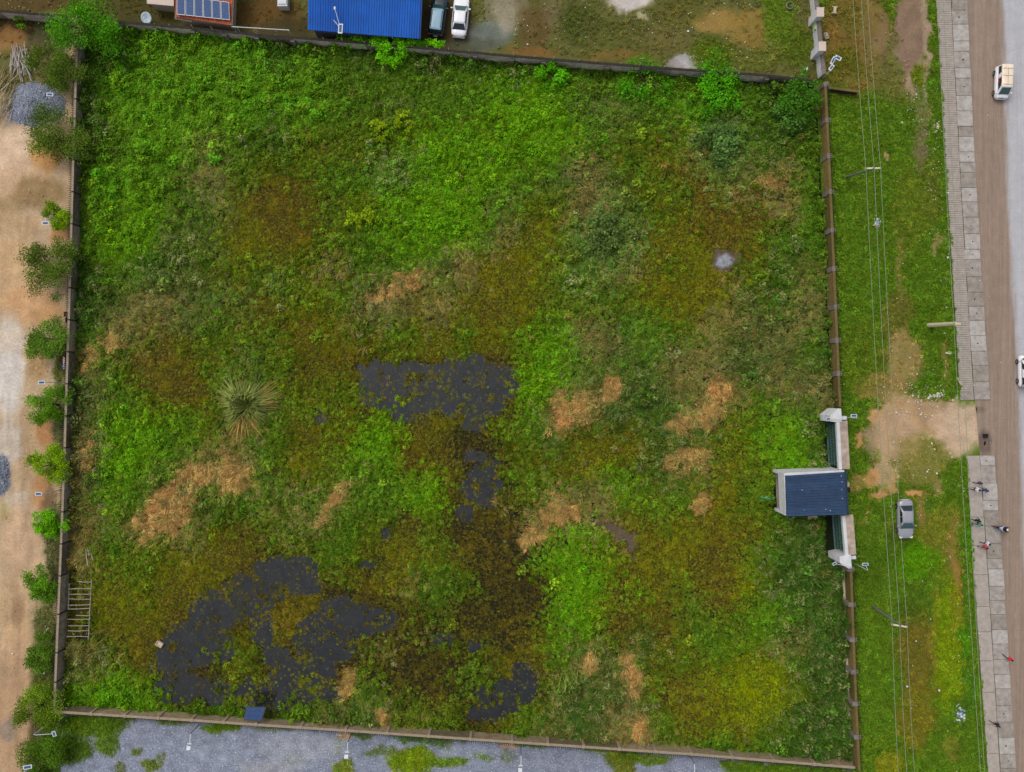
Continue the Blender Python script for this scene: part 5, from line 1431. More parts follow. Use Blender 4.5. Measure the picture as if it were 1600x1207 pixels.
vehicle('minibus', 'white minibus cut off by the right edge of the photo', 1605, 580, UP + .02, MAT['car_white'], None, kind='van', zmid=1.0, L=3.6, W=1.52, Hh=1.8, cat='minibus')

# ================================================================== PEOPLE
def figure(label, px, py, face, top, bottom, height=1.7, skin=None, cap=None, stride=.25, arm=.15, seated=None, carry=None, sleeve=True):
    """continuous body grown over a joint skeleton; face = heading, legs mid-stride"""
    c = P(px, py, .95) if seated is None else Vector(seated[:3])
    k = height / 1.7
    t = thing('person', label, 'person', (c.x, c.y, .0 if seated is not None else .0), face)
    zb = 0.13 if (seated is None and px < edge_x(SWR, py) - 2 and px > 1480) else 0.01
    sk = MAT['skin'] if skin is None else skin
    V, E, R = [], [], []
    def add(p, r, parent=None):
        V.append(Vector((p[0] * k, p[1] * k, p[2] * k + zb))); R.append(r * k)
        if parent is not None: E.append((parent, len(V) - 1))
        return len(V) - 1
    if seated is None:
        pel = add((0, 0, .93), .125)
        for s in (-1, 1):
            f = stride * s
            h = add((0, s * .09, .86), .085, pel); kn = add((f * .55 + .03, s * .09, .49), .058, h); an = add((f * .9 - .02, s * .09, .09), .038, kn); toe = add((f * .9 + .14, s * .10, .035), .034, an)
        w = add((0, 0, 1.08), .115, pel)
    else:
        zs = seated[2]
        pel = add((0, 0, zs), .13)
        for s in (-1, 1):
            h = add((.05, s * .11, zs - .02), .085, pel); kn = add((.40, s * .19, zs - .06), .058, h); an = add((.28, s * .19, zs - .45), .04, kn); toe = add((.42, s * .19, zs - .50), .034, an)
        w = add((.06, 0, zs + .16), .115, pel)
    b0 = V[w] / k; bz = (V[w].z - zb) / k; bx = V[w].x / k
    ch = add((bx + .03, 0, bz + .22), .135, w); nk = add((bx + .03, 0, bz + .40), .055, ch)
    hd = add((bx + .05, 0, bz + .47), .07, nk); hd2 = add((bx + .055, 0, bz + .55), .092, hd); hd3 = add((bx + .045, 0, bz + .62), .075, hd2)
    hands = []
    for s in (-1, 1):
        sh = add((bx + .02, s * .17, bz + .32), .065, ch)
        if seated is None:
            el = add((bx - .02 - arm * s * .4, s * .25, bz + .06), .043, sh); wrr = add((bx + .08 - arm * s, s * .27, bz - .16), .030, el); hn = add((bx + .10 - arm * s, s * .27, bz - .23), .034, wrr)
        else:
            el = add((bx + .18, s * .27, bz + .16), .043, sh); wrr = add((bx + .40, s * .30, bz + .10), .030, el); hn = add((bx + .47, s * .30, bz + .10), .034, wrr)
        hands.append((hn, V[hn] - V[wrr]))
    me = bpy.data.meshes.new('figure'); me.from_pydata([tuple(v) for v in V], E, [])
    ob = bpy.data.objects.new('body', me); COL.objects.link(ob)
    sm = ob.modifiers.new('skin', 'SKIN'); ob.modifiers.new('sub', 'SUBSURF').levels = 1
    for i, sv in enumerate(me.skin_vertices[0].data):
        sv.radius = (R[i], R[i]); sv.use_root = i == 0
    dg = bpy.context.evaluated_depsgraph_get()
    ev = bpy.data.meshes.new_from_object(ob.evaluated_get(dg))
    bpy.data.objects.remove(ob)
    # fingers: short bent chains rooted in the palm, joined to the same body
    m = MB(); m.v = [v.co.copy() for v in ev.vertices]; m.f = [tuple(p.vertices) for p in ev.polygons]; m.m = [0] * len(m.f)
    fz = []
    for hn, dv in hands:
        p = V[hn]; d = dv.normalized(); side = d.cross(Vector((1, 0, .2))).normalized()
        for q, (off, ln) in enumerate(((-.024, .060), (-.008, .072), (.008, .068), (.024, .052))):
            a = p + side * off * k + d * .02 * k
            n0 = len(m.f); m.tube([a, a + d * ln * .55 * k, a + (d * ln + Vector((.02, 0, 0))) * k], [.010 * k, .009 * k, .006 * k], 5)
        a = p + side * -.02 * k; m.tube([a, a + (side * -.03 + d * .01) * k, a + (side * -.035 + d * .04) * k], [.011 * k, .010 * k, .007 * k], 5)
    bpy.data.meshes.remove(ev)
    mats = [cloth(top), cloth(bottom), sk, MAT['tyre']]
    hip = (V[pel].z + .02 * k); neck = V[nk].z + .01
    mi = []
    for f in m.f:
        z = sum(m.v[i].z for i in f) / len(f); y = abs(sum(m.v[i].y for i in f) / len(f)); x = sum(m.v[i].x for i in f) / len(f)
        arm_ = y > .20 * k and z > hip - .35 * k and (seated is None or z > hip + .03)
        if z > neck: mi.append(2)
        elif arm_ and (z < V[hands[0][0]].z + (.10 if sleeve else .26) * k and (seated is None or x > V[hands[0][0]].x - .10)): mi.append(2)
        elif z < zb + .07 and seated is None: mi.append(3)
        elif z > hip or arm_: mi.append(0)
        else: mi.append(1)
    m.m = mi
    body = m.build('body', mats, t, True)
    hp = V[hd2]
    # hair or cap: dome over the back and top of the head
    mh = MB(); rings = []
    for i in range(5):
        a = i / 4 * math.pi * .52
        r_ = .112 * k * math.sin(a + .12); zz = hp.z + .03 * k + .105 * k * math.cos(a)
        rings.append([(hp.x - .012 * k + r_ * math.cos(q * math.pi / 5), r_ * .92 * math.sin(q * math.pi / 5), zz) for q in range(10)])
    mh.loft(rings[::-1])
    mh.build('cap' if cap else 'hair', cloth(cap) if cap else MAT['hair'], t, True)
    # face: nose, eyes, mouth, ears
    mf = MB(); mf.tube([(hp.x + .085 * k, 0, hp.z + .01 * k), (hp.x + .108 * k, 0, hp.z - .022 * k)], [.010 * k, .016 * k], 5); mf.build('nose', sk, body)
    for s in (-1, 1):
        mf = MB(); mf.box((hp.x + .088 * k, s * .032 * k, hp.z + .012 * k), (.012 * k, .022 * k, .012 * k)); mf.build('eye', MAT['lamp_clear'], body)
        mf = MB(); mf.box((hp.x, s * .092 * k, hp.z), (.045 * k, .02 * k, .06 * k)); mf.build('ear', sk, body, bevel=.006)
    mf = MB(); mf.box((hp.x + .082 * k, 0, hp.z - .05 * k), (.014 * k, .045 * k, .010 * k)); mf.build('mouth', MAT['seat_red'], body)
    return t

figure('person in white shirt and black trousers on the pavement, uppermost group', 1524, 765, -.2, (220, 220, 232), (30, 28, 40), stride=.28)
figure('person in navy top and dark purple trousers next to the white shirted one', 1537, 766, -.1, (62, 70, 118), (52, 40, 72), stride=.3)
figure('slim person in dark purple clothes, topmost walker on the pavement', 1529, 755, -.3, (74, 62, 98), (48, 42, 66), height=1.5, stride=.35)
figure('person dressed in black walking close above the green shirted one', 1525, 813, -.5, (34, 28, 32), (24, 20, 26), stride=.3)
figure('person in green shirt and blue trousers on the pavement', 1528, 819, -.3, (58, 160, 112), (84, 104, 140), stride=.3)
figure('person in pale lilac shirt just above the red shirted one', 1540, 849, -.4, (206, 204, 226), (52, 48, 66), stride=.3)
figure('person in red shirt on the pavement below the motorcycle', 1536, 855, -.2, (190, 44, 46), (96, 84, 92), stride=.3)
figure('person in red top and navy trousers at the kerb, lower right', 1576, 1029, -1.0, (206, 28, 52), (34, 30, 64), stride=.4)
figure('person in dark clothes with bare legs, lowest walker on the pavement', 1555, 1131, -.6, (34, 30, 54), (96, 68, 50), stride=.32)

def motorcycle():
    c = P(1566, 826, .8)
    t = thing('motorcycle', 'dark blue motorcycle carrying two people at the road edge', 'motorcycle', (c.x, c.y, .006), -.22)
    for x in (-.62, .66):
        w = MB(); 
        rings = []
        for i in range(18):
            a = 2 * math.pi * i / 18
            cx, cz = math.cos(a), math.sin(a)
            rings.append([(x + cx * (.30 + .05 * math.cos(q * math.pi / 3)), .05 * math.sin(q * math.pi / 3), .30 + cz * (.30 + .05 * math.cos(q * math.pi / 3)) + .0) for q in range(6)])
        rings.append(rings[0])
        w.loft(rings, close=False); wo_ = w.build('wheel', MAT['tyre'], t, True)
        MB().tube([(x, -.05, .30), (x, .05, .30)], .07, 8).build('hub', MAT['rim'], wo_)
    nb = cloth((44, 52, 104))
    MB().tube([(.66, 0, .30), (.50, 0, .78), (.42, 0, 1.02)], .04, 6).build('fork', MAT['rim'], t)
    MB().tube([(.44, -.36, 1.04), (.46, 0, 1.02), (.44, .36, 1.04)], .022, 6).build('handlebar', MAT['black_plastic'], t)
    MB().tube([(.15, 0, .80), (.35, 0, .84), (.48, 0, .80)], [.10, .16, .08], 10).build('tank', nb, t, True)
    MB().tube([(-.70, 0, .80), (-.35, 0, .78), (.14, 0, .76)], [.08, .14, .11], 8).build('seat', MAT['black_plastic'], t, True)
    m = MB(); m.box((.08, 0, .45), (.42, .26, .34)); m.build('engine', MAT['rim'], t, bevel=.04)
    MB().tube([(-.62, 0, .30), (0, 0, .42), (.45, 0, .85)], .035, 6).build('frame', nb, t)
    MB().tube([(.1, -.16, .35), (-.75, -.18, .38)], [.04, .06], 8).build('exhaust', MAT['rim'], t)
    m = MB(); m.box((.56, 0, .92), (.12, .18, .16)); m.build('headlight', MAT['lamp_clear'], t, bevel=.03)
    m = MB(); m.box((-.78, 0, .68), (.08, .16, .1)); m.build('tail_light', MAT['lamp_red'], t, bevel=.02)
    f = Vector((math.cos(-.22), math.sin(-.22), 0))
    figure('motorcycle rider in black with a white cap', 0, 0, -.22, (30, 26, 30), (40, 38, 60), seated=(c.x + f.x * .0, c.y + f.y * .0, .92), cap=(236, 232, 222))
    figure('passenger in light blue shirt behind the motorcycle rider', 0, 0, -.22, (168, 178, 214), (40, 40, 74), seated=(c.x - f.x * .42, c.y - f.y * .42, .95))
motorcycle()

# ================================================================== LAMPS, POLES, WIRES
def solar_lamp(label, panel_px, base_px, z=5.0, size=(.72, .38), yaw=0.0, tilt=0.12, head=None, group='solar lamps on the walls', zb=0.0, mat='metal_white'):
    """thin post, arm, tilted solar panel in a white frame, lamp head under it"""
    pb = P(*base_px, zb); pt = P(*panel_px, z)
    t = thing('solar_lamp', label, 'street lamp', (pb.x, pb.y, zb), 0, group)
    o = Vector((pb.x, pb.y, zb))
    MB(o).tube([(pb.x, pb.y, zb - .1), (pb.x, pb.y, z - .35), (pb.x + (pt.x - pb.x) * .12, pb.y + (pt.y - pb.y) * .12, z - .12)], [.05, .04, .035], 7).build('post', MAT[mat], t)
    MB(o).tube([(pb.x + (pt.x - pb.x) * .12, pb.y + (pt.y - pb.y) * .12, z - .12), (pt.x, pt.y, z - .04)], .032, 6).build('arm', MAT[mat], t)
    R = Matrix.Rotation(yaw, 3, 'Z') @ Matrix.Rotation(tilt, 3, 'Y')
    m = MB(o); m.box(pt, (size[0], size[1], .05), M=R); fr = m.build('panel_frame', MAT['metal_white'], t, bevel=.01)
    m = MB(o); m.box(pt + R @ Vector((0, 0, .032)), (size[0] * .74, size[1] * .58, .012), M=R); m.build('panel', MAT['panel_blue'], t)
    m = MB(o)
    hp = pt + Vector((0, 0, -.12)) if head is None else P(*head, z - .1)
    m.box(hp, (.34, .2, .08), yaw); m.build('lamp_head', MAT['metal_white'], t, bevel=.02)
    if head is not None:
        MB(o).tube([(pt.x, pt.y, z - .1), (hp.x, hp.y, z - .1)], .03, 6).build('head_arm', MAT['metal_white'], t)
    return t

solar_lamp('solar lamp over the grey gravel heap at the left wall', (78, 148), (114, 164), 5.0, yaw=-.03)
solar_lamp('solar lamp by the small pale green shrub at the left wall', (71, 349), (106, 352), 5.0, yaw=0)
solar_lamp('solar lamp just below the pale clothes on the left wall', (65, 598), (101, 598), 5.0, yaw=.02)
solar_lamp('solar lamp over orange soil, lowest one beside the left wall', (60, 772), (94, 766), 5.0, yaw=0)
solar_lamp('solar lamp in the weeds below the bottom left wall corner', (84.5, 1147), (80, 1128), 4.0, size=(.62, .42), yaw=-1.3)
solar_lamp('slanting solar lamp at the very bottom left over the weeds', (43, 1199), (64, 1187), 4.0, size=(.95, .45), yaw=.12)
for k, (bx, by, lb) in enumerate(((301, 1143, 'white solar lamp leaning over the gravel, leftmost of the four'), (545, 1156, 'white solar lamp over the gravel below the orange soil patch'), (814, 1177, 'white solar lamp over the gravel left of the weed gap'), (1083, 1190, 'white solar lamp over the gravel, rightmost of the four'))):
    o_ = P(bx, by, WH)
    t_ = thing('solar_lamp', lb, 'street lamp', (o_.x, o_.y, 0), 0, 'solar lamps on the walls')
    f = MB(); f.tube([(0, 0, 0), (0, 0, 2.6)], .05, 6); f.build('post', MAT['pier_grey'], t_)
    MB().tube([(0, 0, 2.55), (0.02, -.4, 2.72), (-.02, -1.0, 2.75)], .05, 6).build('arm', MAT['metal_white'], t_)
    m = MB(); m.box((-.05, -1.06, 2.76), (.46, .14, .07)); m.build('lamp_head', MAT['metal_white'], t_, bevel=.01)
    m = MB(); m.box((-.10, -1.52, 2.9), (.44, .10, .42), M=Matrix.Rotation(1.1, 3, 'X')); m.build('panel', MAT['metal_white'], t_, bevel=.01)
    MB().tube([(-.05, -1.06, 2.7), (-.1, -1.5, 2.8)], .012, 5).build('bracket', MAT['pier_grey'], t_)
solar_lamp('solar lamp on the upper end of the gate wing, over the verge', (1334, 650), (1318, 652), 4.3, size=(.72, .36), yaw=0, zb=.1)
solar_lamp('solar lamp on the lower end of the gate wing, over the verge', (1352, 882), (1334, 880), 4.3, size=(.72, .30), yaw=0, zb=.1)
solar_lamp('small lamp on the plot side of the upper gate wing', (1294, 655), (1304, 654), 3.9, size=(.55, .3), yaw=.15)
solar_lamp('small lamp on the plot side of the lower gate wing', (1304, 881), (1312, 876), 3.9, size=(.5, .3), yaw=.5)
solar_lamp('solar lamp with white frame at the lower edge of the blue roof', (532, 45), (533, 56), 4.6, size=(1.15, .5), yaw=1.53, head=(523, 13))

def twin_lamp():
    b0 = P(1284, 124); o = Vector((b0.x, b0.y, 0))
    t = thing('flood_light', 'bent white lamp cluster on a thin pole at the top right corner', 'street lamp', o)
    p1 = P(1297, 107, 5.2)
    MB(o).tube([(b0.x, b0.y, 0), (b0.x + .02, b0.y, 3.2), tuple(p1)], [.07, .06, .05], 7).build('pole', MAT['pole_conc'], t)
    for (px, py, yaw, sx, sy) in ((1299, 106, .9, .75, .36), (1301.5, 95, 1.1, .95, .34), (1309.5, 91, -.5, .75, .44)):
        p = P(px, py, 5.3)
        m = MB(o); m.box(p, (sx, sy, .10), yaw); a = m.build('lamp_panel', MAT['metal_white'], t, bevel=.02)
        m = MB(o); m.box(p + Vector((0, 0, .056)), (sx * .6, sy * .5, .012), yaw); m.build('glass', MAT['panel_blue'], a)
    a, b_ = P(1301.5, 95, 5.2), P(1309.5, 91, 5.2)
    MB(o).tube([tuple(p1), tuple(a), tuple(b_)], .04, 6).build('bracket', MAT['pole_conc'], t)
twin_lamp()

POLE_H = 8.2
def utility_pole(label, base_px, top_px, arm_px, zt, dark=True, seed=0):
    b0, tp = P(*base_px), P(*top_px, zt)
    t = thing('utility_pole', label, 'utility pole', (b0.x, b0.y, 0), 0, 'poles carrying the wires along the verge')
    o = Vector((b0.x, b0.y, 0))
    MB(o).tube([(b0.x, b0.y, -.2), tuple((Vector((b0.x, b0.y, 0)) + tp) / 2), tuple(tp)], ([.16, .14, .11] if dark else [.26, .23, .20]), 8).build('pole', MAT['pole_dark' if dark else 'pole_conc'], t)
    a, b_ = P(*arm_px[0], zt - .1), P(*arm_px[1], zt - .1)
    d = (b_ - a)
    m = MB(o); m.box((a + b_) / 2, (d.length, .16, .14), math.atan2(d.y, d.x)); arm = m.build('crossarm', MAT['wood_pale' if dark else 'pole_conc'], t)
    for f in ((0.03, .52, .97) if dark else (.15, .85)):
        p = a.lerp(b_, f)
        MB(o).tube([tuple(p + Vector((0, 0, .07))), tuple(p + Vector((0, 0, .28)))], [.05, .035], 7).build('insulator', MAT['pier_grey'], t)
    return t
utility_pole('dark utility pole with pale crossarm on the upper verge', (1322, 277), (1365, 264), ((1352, 263.5), (1377, 263)), POLE_H)
utility_pole('dark utility pole with pale crossarm on the lower verge', (1364, 948), (1406, 977), ((1393, 976), (1418, 980)), POLE_H)
utility_pole('pale concrete pole leaning over the pavement edge', (1450, 508.5), (1493, 506), ((1488, 506), (1505, 506.5)), 6.2, dark=False)

def wire(label, pts, z, sag, group):
    ps = []
    for (a, b_) in zip(pts[:-1], pts[1:]):
        A, B = P(*a, z), P(*b_, z)
        n = 14
        for k in range(n):
            u = k / n; p = A.lerp(B, u); p.z -= sag * 4 * u * (1 - u); ps.append(p)
    ps.append(P(*pts[-1], z))
    o = ps[0]
    m = MB(o); m.tube(ps, .026, 5)
    w = m.build('wire', MAT['wire']); w.location = o
    tag(w, label, 'wire', group)
G_ = 'overhead wires above the verge'
wire('overhead wire, leftmost of the three on the pale crossarms', [(1322, -190), (1353, 263.5), (1394, 976), (1412, 1330)], POLE_H + .2, .35, G_)
wire('overhead wire, middle one of the three on the pale crossarms', [(1336, -190), (1366, 263), (1406, 978), (1426, 1330)], POLE_H + .2, .4, G_)
wire('overhead wire, rightmost of the three on the pale crossarms', [(1345, -190), (1376, 263), (1417.5, 980), (1438, 1330)], POLE_H + .2, .35, G_)
wire('low wire running beside the left edge of the pavement', [(1460, -120), (1490.5, 506), (1535, 1250)], 6.3, .25, G_)
wire('second low wire close to the left edge of the pavement', [(1468, -120), (1502.5, 506.5), (1541, 1250)], 6.3, .2, G_)

# ================================================================== SMALL THINGS
def stick_pile(label, box, n, mat, ang, seed, lens=(1.2, 2.8)):
    rn = random.Random(seed)
    c = P((box[0] + box[2]) / 2, (box[1] + box[3]) / 2)
    t = thing('stick_pile', label, 'stick pile', c)
    for k in range(n):
        p = P(rn.uniform(box[0], box[2]), rn.uniform(box[1], box[3])) - c
        a = ang + rn.gauss(0, .28); L = rn.uniform(*lens)
        d = Vector((math.cos(a), math.sin(a), 0)); z = .08 + rn.random() * .55
        bend = Vector((rn.uniform(-.08, .08), rn.uniform(-.08, .08), rn.uniform(-.02, .06)))
        p.z = z
        MB().tube([tuple(p - d * L / 2 + Vector((0, 0, rn.uniform(-.06, .06)))), tuple(p + bend), tuple(p + d * L / 2 + Vector((0, 0, rn.uniform(-.06, .1))))], [.05, .045, .03], 5).build('stick', MAT[mat if rn.random() < .75 else 'stick'], t)
stick_pile('heap of bleached grey poles at the upper left', (18, 84, 50, 112), 44, 'stick', 1.62, 3, (1.4, 3.0))
stick_pile('heap of yellowish canes at the left photo edge', (-8, 122, 24, 180), 40, 'stick_tan', 1.1, 4, (1.2, 3.4))

def mound(name, label, cx, cy, rx, ry, h, seed, cat):
    c = P(cx, cy)
    t = thing(name, label, cat, c)
    n, k = 40, 12
    V, F = [], []
    r = np.random.default_rng(seed)
    for i in range(k + 1):
        for j in range(n):
            a = 2 * math.pi * j / n; q = i / k
            rr = 1 + .05 * math.sin(3 * a + seed) + .05 * math.sin(7 * a)
            z = h * (1 - q ** 1.6) * (0.85 + .3 * r.uniform()) - .06 * q
            V.append((math.cos(a) * q * rx / S * rr, math.sin(a) * q * ry / S * rr, z))
    for i in range(k):
        for j in range(n):
            j2 = (j + 1) % n
            F += [i * n + j, (i + 1) * n + j, (i + 1) * n + j2, i * n + j2]
    me = np_mesh('heap', np.array(V), np.array(F), 4, MAT['gravel'], True, np.tile(lin_np(np.array([116, 121, 134])), (len(V), 1)))
    o = bpy.data.objects.new('heap', me); COL.objects.link(o); o.parent = t
    m = MB()
    for s in range(420):
        a = r.uniform(0, 6.28); q = math.sqrt(r.uniform()) * 1.05
        x, y = math.cos(a) * q * rx / S, math.sin(a) * q * ry / S
        z = max(0, h * (1 - min(1, q) ** 1.6)); e = r.uniform(.05, .13)
        m.box((x, y, z + .02), (e, e * r.uniform(.6, 1), e * .7), r.uniform(0, 3))
    m.build('stones', MAT['stone'], t)['kind'] = 'stuff'
mound('gravel_heap', 'grey gravel heap between the stick piles and the left wall', 57, 164, 46, 36, .9, 2, 'gravel heap')
mound('gravel_heap', 'blue grey gravel heap cut off by the left photo edge', 1, 742, 15, 32, .6, 5, 'gravel heap')

def stick_rack():
    c = P(124, 955)
    t = thing('stick_rack', 'rack of pale poles laid like ladder rungs beside the left wall', 'rack', c)
    rn = random.Random(8)
    ys = [909, 921, 929, 936, 946, 952, 962, 968, 978, 986, 995]
    for k, y in enumerate(ys):
        x0 = 108 + (104 - 108) * k / 10 + rn.uniform(-1, 1.5); x1 = 144 - (144 - 139) * k / 10
        if k in (0, 6): x0 += 14
        a, b_ = P(x0, y, .9) - c, P(x1, y + rn.uniform(-1.5, 1.0), .9) - c
        MB().tube([tuple(a), tuple((a + b_) / 2 + Vector((0, rn.uniform(-.05, .05), rn.uniform(-.03, .03)))), tuple(b_)], [.05, .045, .04], 6).build('rung', MAT['stick_grey'], t)
    for (xa, ya, xb, yb) in ((108, 912, 107, 952), (143, 905, 138, 1000)):
        a, b_ = P(xa, ya, .82) - c, P(xb, yb, .82) - c
        MB().tube([tuple(a), tuple(b_)], .05, 6).build('rail', MAT['stick_grey'], t)
    for (x, y) in ((108, 914), (107, 950), (105, 996), (142, 910), (140, 955), (138, 996)):
        a = P(x, y, .8) - c
        MB().tube([(a.x, a.y, -.2), (a.x, a.y, .86)], .045, 6).build('leg', MAT['stick_grey'], t)
stick_rack()
stick_pile('few thin grey sticks standing loose above the stick rack', (134, 850, 146, 876), 6, 'stick', 1.5, 9, (1.2, 2.2))

def crate():
    c = P(250, 1006)
    t = thing('crate', 'small pale box lying at the left edge of the big dark pool', 'box', (c.x, c.y, -.06), -.6)
    m = MB()
    for (x, y, sx, sy) in ((-.36, 0, .06, .56), (.36, 0, .06, .56), (0, -.25, .66, .06), (0, .25, .66, .06)):
        MB().box((x, y, .2), (sx, sy, .34)).build('side', MAT['pink_slab'], t, bevel=.01)
    m.box((0, 0, .12), (.64, .42, .16)); m.build('lid', MAT['litter_tan'], t, bevel=.02)
crate()

def wall_solar():
    a = P(399, 1116, 1.95)
    t = thing('solar_charger', 'blue solar panel tilted on the bottom wall', 'solar panel', (a.x, a.y, 1.95))
    q = [P(381, 1126, 1.98), P(409, 1128, 1.98), P(416, 1105, 2.35), P(384.5, 1104, 2.35)]
    q = [p - Vector((a.x, a.y, 1.95)) for p in q]
    up = Vector((0, .015, .06))
    m = MB(); m.hexa([Vector(p) for p in q] + [p + up for p in q]); m.build('frame', MAT['dark_wall'], t)
    def at(u, v): return q[0].lerp(q[1], u).lerp(q[3].lerp(q[2], u), v) + up
    m = MB()
    for i in range(4):
        for j in range(3):
            p = [at(.05 + .9 * (i + .04) / 4, .08 + .86 * (j + .04) / 3), at(.05 + .9 * (i + .96) / 4, .08 + .86 * (j + .04) / 3), at(.05 + .9 * (i + .96) / 4, .08 + .86 * (j + .96) / 3), at(.05 + .9 * (i + .04) / 4, .08 + .86 * (j + .96) / 3)]
            m.hexa([v + Vector((0, 0, .002)) for v in p] + [v + Vector((0, 0, .014)) for v in p])
    m.build('cells', MAT['panel_blue'], t)['kind'] = 'stuff'
    for u in (.15, .85):
        p0 = q[3].lerp(q[2], u)
        MB().tube([tuple(p0), (p0.x, p0.y - .1, -.25)], .03, 5).build('strut', MAT['pier_grey'], t)
wall_solar()

def draped(label, px, py, lx, ly, mats, seed, name='hanging_cloth'):
    """cloth hung over the wall top: a rumpled sheet falling on the outer side"""
    c = P(px, py, WH + .1)
    t = thing(name, label, 'cloth', (c.x, c.y, WH))
    rn = random.Random(seed)
    for i, (dx, dy, w, l, mt) in enumerate(mats):
        n = 7
        m = MB(); rows = []
        for a in range(n + 1):
            row = []
            for b_ in range(6):
                v = b_ / 5
                y = dy + (a / n - .5) * l + rn.uniform(-.04, .04); x = dx + .14 - v * w
                z = .14 - .9 * v * v + .07 * math.sin(a * 1.9 + i) + rn.uniform(-.02, .02)
                row.append(Vector((x, y, z)))
            rows.append(row)
        for a in range(n):
            for b_ in range(5):
                m.poly([rows[a][b_], rows[a][b_ + 1], rows[a + 1][b_ + 1], rows[a + 1][b_]])
        o = m.build('cloth', MAT[mt], t, True)
        s_ = o.modifiers.new('thick', 'SOLIDIFY'); s_.thickness = .02
draped('black cloth hanging over the left wall above the round tree', 103, 496, 1, 1, [(-.1, .35, .65, .55, 'black_cloth'), (-.05, -.3, .5, .5, 'black_cloth'), (.0, .05, .3, 1.2, 'black_cloth')], 3)
draped('pink and lilac clothes hanging over the left wall', 101, 566, 1, 1, [(0, .75, .35, .5, 'black_cloth'), (-.1, .25, .6, .7, 'pink_cloth'), (-.1, -.45, .6, .7, 'lilac_cloth')], 5)

def bits(name, label, cat, spots, mats, rng, seed, group=None, n=40):
    """one heap of thrown away scraps"""
    rn = random.Random(seed)
    c = P(*spots[:2])
    t = thing(name, label, cat, c, 0, group)
    for mt in mats:
        m = MB()
        for k in range(n // len(mats)):
            a = rn.uniform(0, 6.28); q = abs(rn.gauss(0, .55))
            x, y = math.cos(a) * q * spots[2] / S, math.sin(a) * q * spots[3] / S
            e = rn.uniform(.06, .26)
            R = Matrix.Rotation(rn.uniform(0, 3), 3, 'Z') @ Matrix.Rotation(rn.uniform(-.6, .6), 3, 'X')
            m.box((x, y, .08 + max(0, .35 - q * .3) * rn.random()), (e, e * rn.uniform(.4, 1), e * rn.uniform(.1, .5)), M=R)
        m.build('scraps', MAT[mt], t)['kind'] = 'stuff'
gg = 'heaps of rubbish on the verge'
bits('rubbish_heap', 'white rubbish heap under the three wires on the upper verge', 'rubbish heap', (1369, 349, 8, 14), ['litter', 'litter_blue', 'litter_tan'], .5, 1, gg, 60)
bits('rubbish_heap', 'white rubbish heap against the pavement, level with the corner', 'rubbish heap', (1463, 199, 7, 12), ['litter', 'litter_tan'], .5, 2, gg, 50)
bits('rubbish_heap', 'pale blue white rubbish heap on the lowest stretch of verge', 'rubbish heap', (1500, 1118, 10, 18), ['litter', 'litter_blue'], .5, 3, gg, 70)
bits('rubbish_heap', 'scattered bright rubbish where the driveway meets the pavement', 'rubbish heap', (1462, 618, 26, 10), ['litter', 'litter_tan'], .5, 4, gg, 70)

def litter():
    """scraps of plastic and paper all over the verge"""
    r = np.random.default_rng(31)
    V, F = [], []
    spots = [(1430, 150, 30, 60, 70), (1460, 260, 14, 120, 90), (1480, 420, 10, 100, 80), (1420, 300, 60, 160, 60), (1440, 620, 60, 36, 260), (1420, 690, 60, 60, 120), (1400, 780, 70, 60, 70), (1500, 800, 16, 110, 50), (1470, 930, 50, 90, 40), (1500, 1060, 20, 100, 60), (1420, 1080, 70, 120, 40),
             (1000, 40, 150, 40, 60), (860, 50, 60, 40, 40), (1140, 60, 80, 40, 30), (60, 20, 60, 15, 30), (30, 950, 30, 150, 20), (75, 980, 15, 120, 40), (40, 320, 30, 60, 12), (130, 1010, 14, 20, 14), (430, 1160, 250, 30, 30), (1540, 600, 20, 400, 14)]
    for (cx, cy, sx, sy, n) in spots:
        for k in range(int(n * .75)):
            px, py = cx + r.normal(0, sx * .6), cy + r.normal(0, sy * .6)
            if 1300 > px > 110 and 130 < py < 1100: continue
            p = P(px, py); e = r.uniform(.035, .085) * (2.2 if r.uniform() < .08 else 1)
            a = r.uniform(0, 6.28); d = np.array([math.cos(a), math.sin(a)]) * e; s_ = np.array([-d[1], d[0]]) * r.uniform(.4, 1)
            z = .16 if px < 1500 else .15
            i = len(V); t_ = r.uniform(-.06, .06); q = np.array([p.x, p.y])
            V += [(*(q - d), z + t_), (*(q + s_), z + .05), (*(q + d), z - t_), (*(q - s_), z + .02), (q[0], q[1], z - .06)]
            F += [i, i + 3, i + 2, i, i + 2, i + 1, i, i + 4, i + 3, i + 2, i + 4, i + 1]
    me = np_mesh('litter', np.array(V), np.array(F), 3, MAT['litter'])
    o = bpy.data.objects.new('litter', me); COL.objects.link(o)
    tag(o, 'countless white scraps of litter strewn over the verge and yards', 'litter', kind='stuff')
litter()

def well_ring():
    c = P(1233, 10.5)
    t = thing('well_ring', 'round grey concrete well ring with dark hole in the top yard', 'well', c)
    n = 20
    def circ(r_, z): return [(r_ * math.cos(2 * math.pi * k / n), r_ * math.sin(2 * math.pi * k / n), z) for k in range(n)]
    m = MB(); m.loft([circ(.46, 0), circ(.46, .32), circ(.36, .34), circ(.34, -.25)], close=False); m.build('rim', MAT['pier_grey'], t)
    m = MB(); m.poly(circ(.345, .03)); m.build('well_water', MAT['black_plastic'], t)
well_ring()

